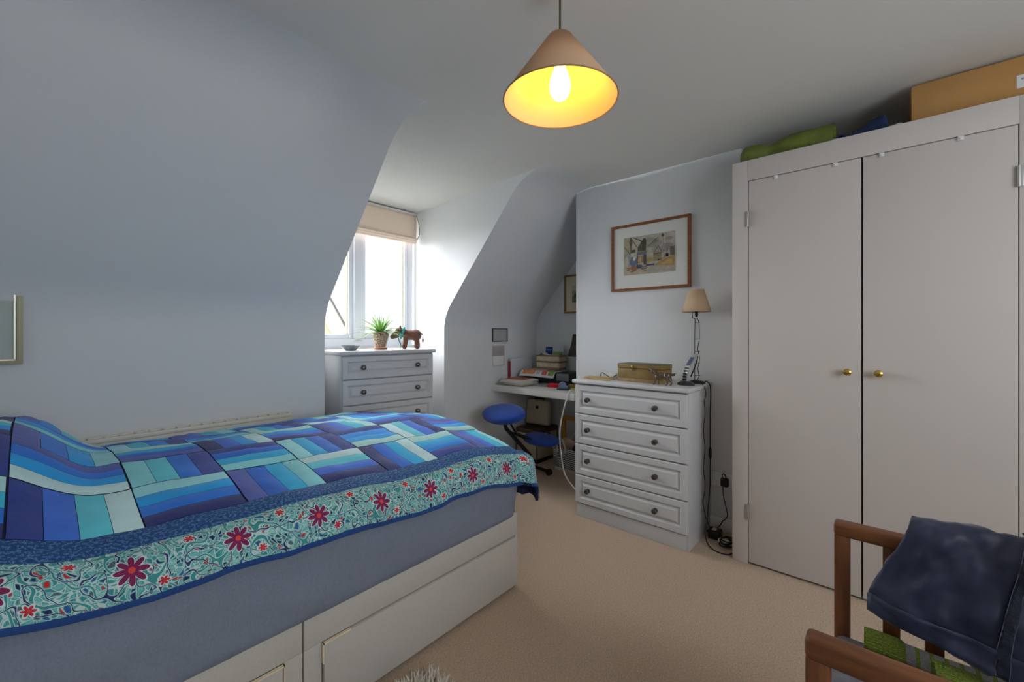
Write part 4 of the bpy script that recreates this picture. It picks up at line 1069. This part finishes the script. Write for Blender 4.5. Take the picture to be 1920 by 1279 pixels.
frame(o, .42, .42, .035, .02, mat('orange_pine', (214, 150, 48), .5, (30, .1), (12, .15)))
flat(o, 'panel', .03, .39, .03, .39, -.01, mat('pale_panel', (196, 186, 176), .8))
o = thing('desk_cable', 'white cable hanging from the desk to the floor', 'cable', (2.66, 1.72, 0))
q0, q1, q2, q3, q4 = at(1066, 737, X=2.718), at(1052, 790, X=2.69), at(1050, 830, X=2.67), at(1058, 885, X=2.64), at(1074, 912, X=2.60)
b = B(); tube(b, smooth_path([q0 + Vector((.06, 0, .012)), q0, q1, q2, q3, q4, (q4.x + .01, q4.y - .03, .05)]), .0055, 8); obj('lead', b, WHITEP, o, w=True)
o = thing('water_bottle', 'white plastic bottle standing on the carpet beside the low chest', 'bottle', (2.62, 1.585, 0))
b = B(); lathe(b, [(.03, 0), (.048, .004), (.05, .02), (.047, .03), (.032, .04), (.034, .1), (.03, .135), (.014, .15), (.014, .165), (.0005, .166)], 24); obj('body', b, mat('cloudy_white', (214, 218, 226), .4), o)
b = B(); lathe(b, [(.016, .156), (.016, .176), (.0005, .177)], 18); obj('cap', b, mat('cap_blue', (120, 150, 190), .4), o)

# ------------------------------------------------------------------ things on the tall chest by the window
bo = thing('trinket_dish', 'shallow silver grey dish on the tall chest by the window', 'dish', (1.42, 2.70, H2))
b = B(); lathe(b, [(.03, 0), (.034, .003), (.045, .012), (.064, .03), (.067, .034), (.063, .034), (.044, .016), (.03, .009), (.0005, .008)], 36); obj('bowl', b, mat('pewter_glaze', (160, 164, 172), .25, (20, .2), (22, .35), metal=.3), bo)
b = B(); tube(b, [(.066 * math.cos(a), .066 * math.sin(a), .034) for a in [2 * PI * i / 40 for i in range(41)]], .0022, 6); obj('rim', b, mat('dark_rim', (84, 86, 96), .4), bo)
o = thing('paper_mat', 'pink and grey paper mat under the plant pot', 'mat', (1.68, 2.745, H2), R(-12))
b = B(); box(b, -.1, .09, -.05, .06, 0, .003, .001); obj('sheet', b, mat('pink_paper', (216, 186, 176), .8, var=(8, .12)), o)
pt = thing('potted_plant', 'spiky green leafed plant in a brown patterned pot by the window', 'plant', (1.678, 2.75, H2 + .003))
def pot_mat():
    m, n, L, bs = nodes_mat('brown_scroll_pot')
    t = n.new('ShaderNodeTexCoord'); v = n.new('ShaderNodeTexVoronoi'); v.inputs['Scale'].default_value = 78; v.feature = 'DISTANCE_TO_EDGE'
    z = n.new('ShaderNodeTexNoise'); z.inputs['Scale'].default_value = 30; vm = n.new('ShaderNodeVectorMath'); vm.operation = 'MULTIPLY_ADD'; vm.inputs[1].default_value = (.03, .03, .03)
    L.new(t.outputs['Object'], z.inputs['Vector']); L.new(z.outputs['Color'], vm.inputs[0]); L.new(t.outputs['Object'], vm.inputs[2]); L.new(vm.outputs[0], v.inputs['Vector'])
    L.new(ramp(n, L, v.outputs['Distance'], [(0, (84, 58, 44)), (.1, (214, 190, 164)), (.26, (122, 86, 66)), (.36, (222, 206, 186))]), bs.inputs['Base Color']); bs.inputs['Roughness'].default_value = .35
    return m
b = B(); lathe(b, [(.034, .012), (.036, .014), (.047, .05), (.056, .095), (.059, .118), (.058, .122), (.052, .12), (.050, .105), (.0005, .10)], 36); obj('pot', b, pot_mat(), pt)
b = B(); lathe(b, [(.03, 0), (.046, .002), (.05, .012), (.046, .012), (.036, .009), (.0005, .009)], 30); obj('saucer', b, mat('terracotta', (186, 124, 88), .7), pt)
b = B(); lathe(b, [(.05, .104), (.0005, .109)], 24); obj('soil', b, mat('soil', (52, 40, 32), .95, (60, .6)), pt)
LG = [mat('leaf_green_%d' % k, c, .5, spec=.3) for k, c in enumerate(((120, 170, 76), (156, 196, 110), (92, 146, 74), (176, 206, 150)))]
rg = random.Random(3)
for k in range(96):
    a = k * 2.399963 + rg.uniform(-.2, .2); ln_ = rg.uniform(.14, .23); el = R(rg.uniform(18, 76)) if k > 10 else R(rg.uniform(45, 80))
    b = B(); L_, Rr = [], []
    for q in range(8):
        t = q / 7; rad = .006 + ln_ * t * math.cos(el) * (1 + .25 * t); z = .105 + ln_ * t * math.sin(el) - .12 * t * t * math.cos(el)
        w = .0058 * (1 - t ** 1.8) + .0004; c = Vector((math.cos(a) * rad, math.sin(a) * rad, z)); s = Vector((-math.sin(a), math.cos(a), 0)) * w
        L_.append(b.verts.new(c - s + Vector((0, 0, w * .5)))); Rr.append((b.verts.new(c), b.verts.new(c + s + Vector((0, 0, w * .5)))))
    for q in range(7):
        b.faces.new((L_[q], Rr[q][0], Rr[q + 1][0], L_[q + 1])); b.faces.new((Rr[q][0], Rr[q][1], Rr[q + 1][1], Rr[q + 1][0]))
    obj('leaf', b, LG[k % 4], pt, sharp=0)
# plush toy
PLU = mat('brown_plush', (134, 90, 72), .95, (160, 1.0, .006), (90, .3), sheen=.4)
PLD = mat('dark_olive_plush', (92, 76, 54), .95, (160, 1.0, .006), (90, .3), sheen=.3)
ty = thing('plush_donkey', 'brown plush donkey toy wearing a turquoise scarf on the tall chest', 'toy', (1.885, 2.70, H2), R(-30))
b = B()
ball(b, (.052, 0, .102), .046, .042, .046, 20); ball(b, (.01, 0, .104), .05, .037, .040, 20); ball(b, (-.03, 0, .116), .032, .030, .034, 16)
for s in (-1, 1):
    for x, dx in ((-.018, -.012), (.058, .006)):
        tube(b, [(x, s * .022, .10), (x + dx * .5, s * .026, .055), (x + dx, s * .028, .028)], [.022, .018, .018], 14); ball(b, (x + dx - .003, s * .028, .0185), .021, .019, .0195, 14)
blended('body', b, PLU, ty)
b = B(); ball(b, (-.066, 0, .128), .036, .030, .034, 18); ball(b, (-.098, 0, .104), .028, .023, .026, 16, Matrix.Rotation(R(35), 3, 'Y')); ball(b, (-.118, 0, .09), .019, .019, .018, 14)
blended('head', b, PLD, ty)
for s in (-1, 1):
    b = B(); ball(b, (-.062, s * .03, .148), .008, .012, .03, 12, Matrix.Rotation(R(-25 * s), 3, 'X')); obj('ear', b, PLD, ty)
SCF = mat('turquoise_knit', (64, 164, 166), .9, (220, .6, .003), (60, .15))
b = B(); tube(b, [Vector((-.046, 0, .120)) + Vector((.012 * math.sin(a), .036 * math.cos(a), .038 * math.sin(a))) for a in [2 * PI * i / 24 for i in range(25)]], .009, 8)
sc_ = obj('scarf', b, SCF, ty)
b = B(); grid(b, lambda u, v: (-.062 - .012 * v - .012 * math.sin(v * 5), -.036 - .012 * math.sin(v * 3) + .004 * u, .112 - .098 * v + .018 * (u - .5)), 4, 14); o = obj('scarf_end', b, SCF, sc_, sharp=0); o.modifiers.new('thickness', 'SOLIDIFY').thickness = .004
b = B(); tube(b, smooth_path([(.088, 0, .118), (.104, 0, .104), (.106, 0, .072)]), .0035, 6); tl2 = obj('tail', b, PLD, ty)
b = B(); ball(b, (.106, 0, .062), .009, .009, .015, 10); obj('tail_tuft', b, mat('white_plush', (214, 208, 206), .95, (160, 1.0, .006)), tl2)

# ------------------------------------------------------------------ armchair
OAKC = mat('oak_arm', (128, 78, 45), .4, (50, .2, .003), (9, .35), stretch=(6, .7, 6))
OAKD = mat('oak_post', (128, 78, 45), .45, (50, .2, .003), (9, .35), stretch=(6, 6, .7))
SEATF = mat('mottled_seat_fabric', (112, 112, 120), .95, (150, .6, .004), (11, .45))
ac = thing('armchair', 'oak slatted armchair with dark patterned seat near the wardrobe', 'armchair', (1.18, -.17, 0))
AZ = .68
yf_, yb_ = .10, -.46
for x, sgn in ((1.468, 1), (.888, -1)):
    b = B(); box(b, x - .022, x + .022, yb_, yf_, AZ - .036, AZ, .009, 4); obj('arm', b, OAKC, ac, w=True)
    b = B(); box(b, x - .02, x + .02, yf_ - .035, yf_ - .001, 0, AZ - .03, .005); obj('front_leg', b, OAKD, ac, w=True)
    b = B(); box(b, x - .02, x + .02, yb_ + .005, yb_ + .04, 0, .86, .005); obj('rear_leg', b, OAKD, ac, w=True)
    b = B(); box(b, x - .014, x + .014, yb_ + .03, yf_ - .03, .27, .32, .003); obj('side_rail', b, OAKD, ac, w=True)
    if sgn == 1:
        for k in range(4):
            y = -.001 - k * .079; b = B(); box(b, x - .012, x + .012, y - .034, y, .30, AZ - .03, .003); obj('slat', b, OAKD, ac, w=True)
b = B(); box(b, .9, 1.456, yf_ - .03, yf_ - .008, .27, .325, .004); obj('front_rail', b, OAKD, ac, w=True)
b = B(); box(b, .9, 1.456, yb_ + .01, yb_ + .032, .27, .32, .004); box(b, .9, 1.456, yb_ + .008, yb_ + .032, .78, .86, .008); obj('back_rail', b, OAKD, ac, w=True)
for k in range(5):
    x = .98 + k * .1; b = B(); box(b, x - .018, x + .018, yb_ + .012, yb_ + .028, .31, .79, .003); obj('back_slat', b, OAKD, ac, w=True)
b = B(); box(b, .912, 1.446, yb_ + .045, yf_ - .004, .315, .388, .022, 4)
for v in b.verts: v.co.z += .012 * max(0, 1 - ((v.co.x - 1.18) / .27) ** 2) if v.co.z > .35 else 0
obj('seat_cushion', b, SEATF, ac, w=True)

# navy trousers over the far arm
JEAN = mat('navy_twill', (38, 45, 72), .48, (14, .3, .008), (18, .2), sheen=.2)
jt = thing('trousers', 'navy blue folded trousers draped over the armchair arm', 'trousers', (1.45, -.18, AZ))
PTH = smooth_path([Vector((a, b, 0)) for a, b in ((1.522, .55), (1.524, .64), (1.510, .708), (1.472, .736), (1.432, .716), (1.405, .655), (1.388, .58), (1.374, .51), (1.366, .462))], 6)
def trous(u, v, off=0.0):
    """u along the arm from its front end, v over the arm from the outer side to the hem."""
    k = v * (len(PTH) - 1); i = min(int(k), len(PTH) - 2); p = PTH[i].lerp(PTH[i + 1], k - i)
    tn = (PTH[i + 1] - PTH[i]).normalized()
    n = Vector((tn.y, -tn.x, 0)) if (tn.y * (p.x - 1.475) - tn.x * (p.y - .55)) > 0 else Vector((-tn.y, tn.x, 0))
    yl_ = -.058 + .085 * sstep((v - .40) / .5) if v > .4 else -.058 + .03 * (.4 - v)
    y = yl_ - (.40 + yl_) * u
    lean = .0 if v < .5 else -.05 * (v - .5) * 2 * u
    w = .018 * fbm(u * 5 + v * 3, v * 4 - u * 2, 2.2) + .013 * abs(fbm(u * 6, v * 5, 6.6)) + .012 * math.sin(u * 11 + v * 7) * max(0, v - .45)
    w *= .4 + .6 * min(1, abs(v - .36) * 4)
    z = p.y + .055 * (1 - u) ** 2 * sstep((v - .6) / .4)
    return Vector((p.x + n.x * (w + off) + lean, y, max(z + n.y * (w + off), .408)))
b = B(); grid(b, trous, 46, 54); bmesh.ops.recalc_face_normals(b, faces=b.faces)
o = obj('leg_cloth', b, JEAN, jt, w=True, sharp=0); m = o.modifiers.new('thickness', 'SOLIDIFY'); m.thickness = .02; m.offset = -1
b = B(); grid(b, lambda u, v: trous(u, .87 + .13 * v, .004), 46, 6); o = obj('hem_band', b, JEAN, jt, w=True, sharp=0); o.modifiers.new('thickness', 'SOLIDIFY').thickness = .004
b = B(); grid(b, lambda u, v: trous(.53 + .045 * u - .05 * v, .36 + .63 * v, .006), 4, 40); o = obj('side_seam', b, mat('denim_seam', (38, 44, 58), .9, (120, .9, .005), (60, .3)), jt, w=True, sharp=0); o.modifiers.new('thickness', 'SOLIDIFY').thickness = .003
b = B()
for du in (0, .045): tube(b, [trous(.53 + du - .05 * v, .36 + .63 * v, .0085) for v in [i / 40 for i in range(41)]], .0008, 5)
tube(b, [trous(i / 40, .872, .0062) for i in range(41)], .0008, 5)
obj('stitching', b, mat('grey_thread', (92, 98, 116), .8), jt, w=True)

# knitted wrist warmers on the seat
def knit(name_seed, cuff):
    m, n, L, bs = nodes_mat('striped_knit_%d' % name_seed)
    t = n.new('ShaderNodeTexCoord'); s = n.new('ShaderNodeSeparateXYZ'); L.new(t.outputs['UV'], s.inputs[0])
    g = mth(n, L, 'MAXIMUM', mth(n, L, 'LESS_THAN', s.outputs[0], cuff), mth(n, L, 'LESS_THAN', mth(n, L, 'FRACT', mth(n, L, 'MULTIPLY', mth(n, L, 'SUBTRACT', s.outputs[0], cuff - .03), 10.5)), .30))
    z = n.new('ShaderNodeTexNoise'); z.inputs['Scale'].default_value = 60; L.new(t.outputs['UV'], z.inputs['Vector'])
    c1 = ramp(n, L, z.outputs['Fac'], [(.3, (116, 140, 34)), (.7, (190, 206, 90))], False); c2 = ramp(n, L, z.outputs['Fac'], [(.3, (182, 176, 172)), (.7, (226, 220, 214))], False)
    L.new(mixc(n, L, g, c2, c1), bs.inputs['Base Color']); bs.inputs['Roughness'].default_value = .95
    w = n.new('ShaderNodeTexWave'); w.bands_direction = 'Y'; w.inputs['Scale'].default_value = 14; w.inputs['Distortion'].default_value = 1.5; w.inputs['Detail Scale'].default_value = 8
    L.new(t.outputs['UV'], w.inputs['Vector']); bu = n.new('ShaderNodeBump'); bu.inputs['Strength'].default_value = 1; bu.inputs['Distance'].default_value = .006
    L.new(w.outputs['Fac'], bu.inputs['Height']); L.new(bu.outputs[0], bs.inputs['Normal'])
    return m
def warmer(label, p, rz, ln, wd_, ht, seed, tilt=0):
    o = thing('wrist_warmer', label, 'wrist warmer', p, rz, 'knitted wrist warmers on the seat')
    b = B()
    def fn(u, v):
        a = 2 * PI * v; w = wd_ * (1.08 if u < .3 else 1 - .1 * math.sin(u * 7)) / 2; h = ht / 2 * (1.12 if u < .3 else 1)
        rb_ = 1 + .025 * math.cos(a * 22) * (1 if u < .3 else .35)
        return (math.copysign(abs(math.cos(a)) ** .9, math.cos(a)) * w * rb_ + .006 * math.sin(u * 6 + seed), -ln * u, max(0, h + math.copysign(abs(math.sin(a)) ** .8, math.sin(a)) * h * rb_ + tilt * u))
    grid(b, fn, 30, 88); bmesh.ops.remove_doubles(b, verts=b.verts, dist=1e-5); bmesh.ops.recalc_face_normals(b, faces=b.faces)
    s = obj('knitted_tube', b, knit(seed, .30), o, sharp=0); m = s.modifiers.new('thickness', 'SOLIDIFY'); m.thickness = .004
    return o
warmer('green and grey striped knitted wrist warmer lying nearer the trouser hem', (1.405, .035, .398), R(1), .26, .062, .034, 1)
warmer('green and grey striped knitted wrist warmer with the wider ribbed cuff', (1.352, -.09, .399), R(4), .26, .075, .040, 2)

# ------------------------------------------------------------------ sheepskin rug by the bed
rgm = mat('sheepskin', (228, 220, 204), .95, (60, .5), (30, .08), sheen=.3)
rt = at(800, 1264, Z=.045)
rug = thing('sheepskin_rug', 'white fluffy sheepskin rug on the carpet beside the bed', 'rug', (rt.x - .42, rt.y - .40, 0))
ax = Vector((rt.x, rt.y, 0)) - rug.location; L0 = ax.length; ax.normalize(); sd = Vector((-ax.y, ax.x, 0))
def rug_r(a):                                              # outline in the rug's own axes: a tapering hide
    return (L0 + .055) * math.cos(a), .27 * math.sin(a) * (1 - .3 * math.cos(a) ** 3) * (1 + .08 * math.sin(5 * a))
b = B(); rings = []
for k in range(7):
    f = 1 - k / 6; z = .03 * math.sqrt(max(0, 1 - f ** 4)) + .002
    rings.append([b.verts.new(ax * rug_r(a)[0] * f + sd * rug_r(a)[1] * f + Vector((0, 0, z))) for a in [2 * PI * i / 48 for i in range(48)]] if f > 0 else [b.verts.new((0, 0, .034))])
for p, q in zip(rings, rings[1:]):
    for i in range(48):
        b.faces.new((p[i], p[(i + 1) % 48], q[(i + 1) % 48], q[i]) if len(q) > 1 else (p[i], p[(i + 1) % 48], q[0]))
b.faces.new(rings[0][::-1]); obj('hide', b, rgm, rug, sharp=0)
b = B(); rr_ = random.Random(11)
for i in range(5200):
    a = rr_.uniform(0, 2 * PI); f = math.sqrt(rr_.random()) * 1.0; x, y = rug_r(a)
    c = ax * x * f + sd * y * f + Vector((0, 0, .028 * math.sqrt(max(0, 1 - f ** 4))))
    d = (ax * x + sd * y).normalized() * rr_.uniform(.2, 1.0) * f + Vector((rr_.uniform(-.5, .5), rr_.uniform(-.5, .5), rr_.uniform(.35, 1)))
    d = d.normalized() * rr_.uniform(.022, .038); s = d.cross(Vector((rr_.random() - .5, rr_.random() - .5, .3))).normalized() * .0045; t2 = d.cross(s).normalized() * .0045
    tip = b.verts.new(c + d); q = [b.verts.new(c + s), b.verts.new(c - s * .5 + t2), b.verts.new(c - s * .5 - t2)]
    for k in range(3): b.faces.new((q[k], q[(k + 1) % 3], tip))
bmesh.ops.recalc_face_normals(b, faces=b.faces)
fu = obj('fur', b, rgm, rug, sharp=0); fu['kind'] = 'stuff'
for p in fu.data.polygons: p.use_smooth = False
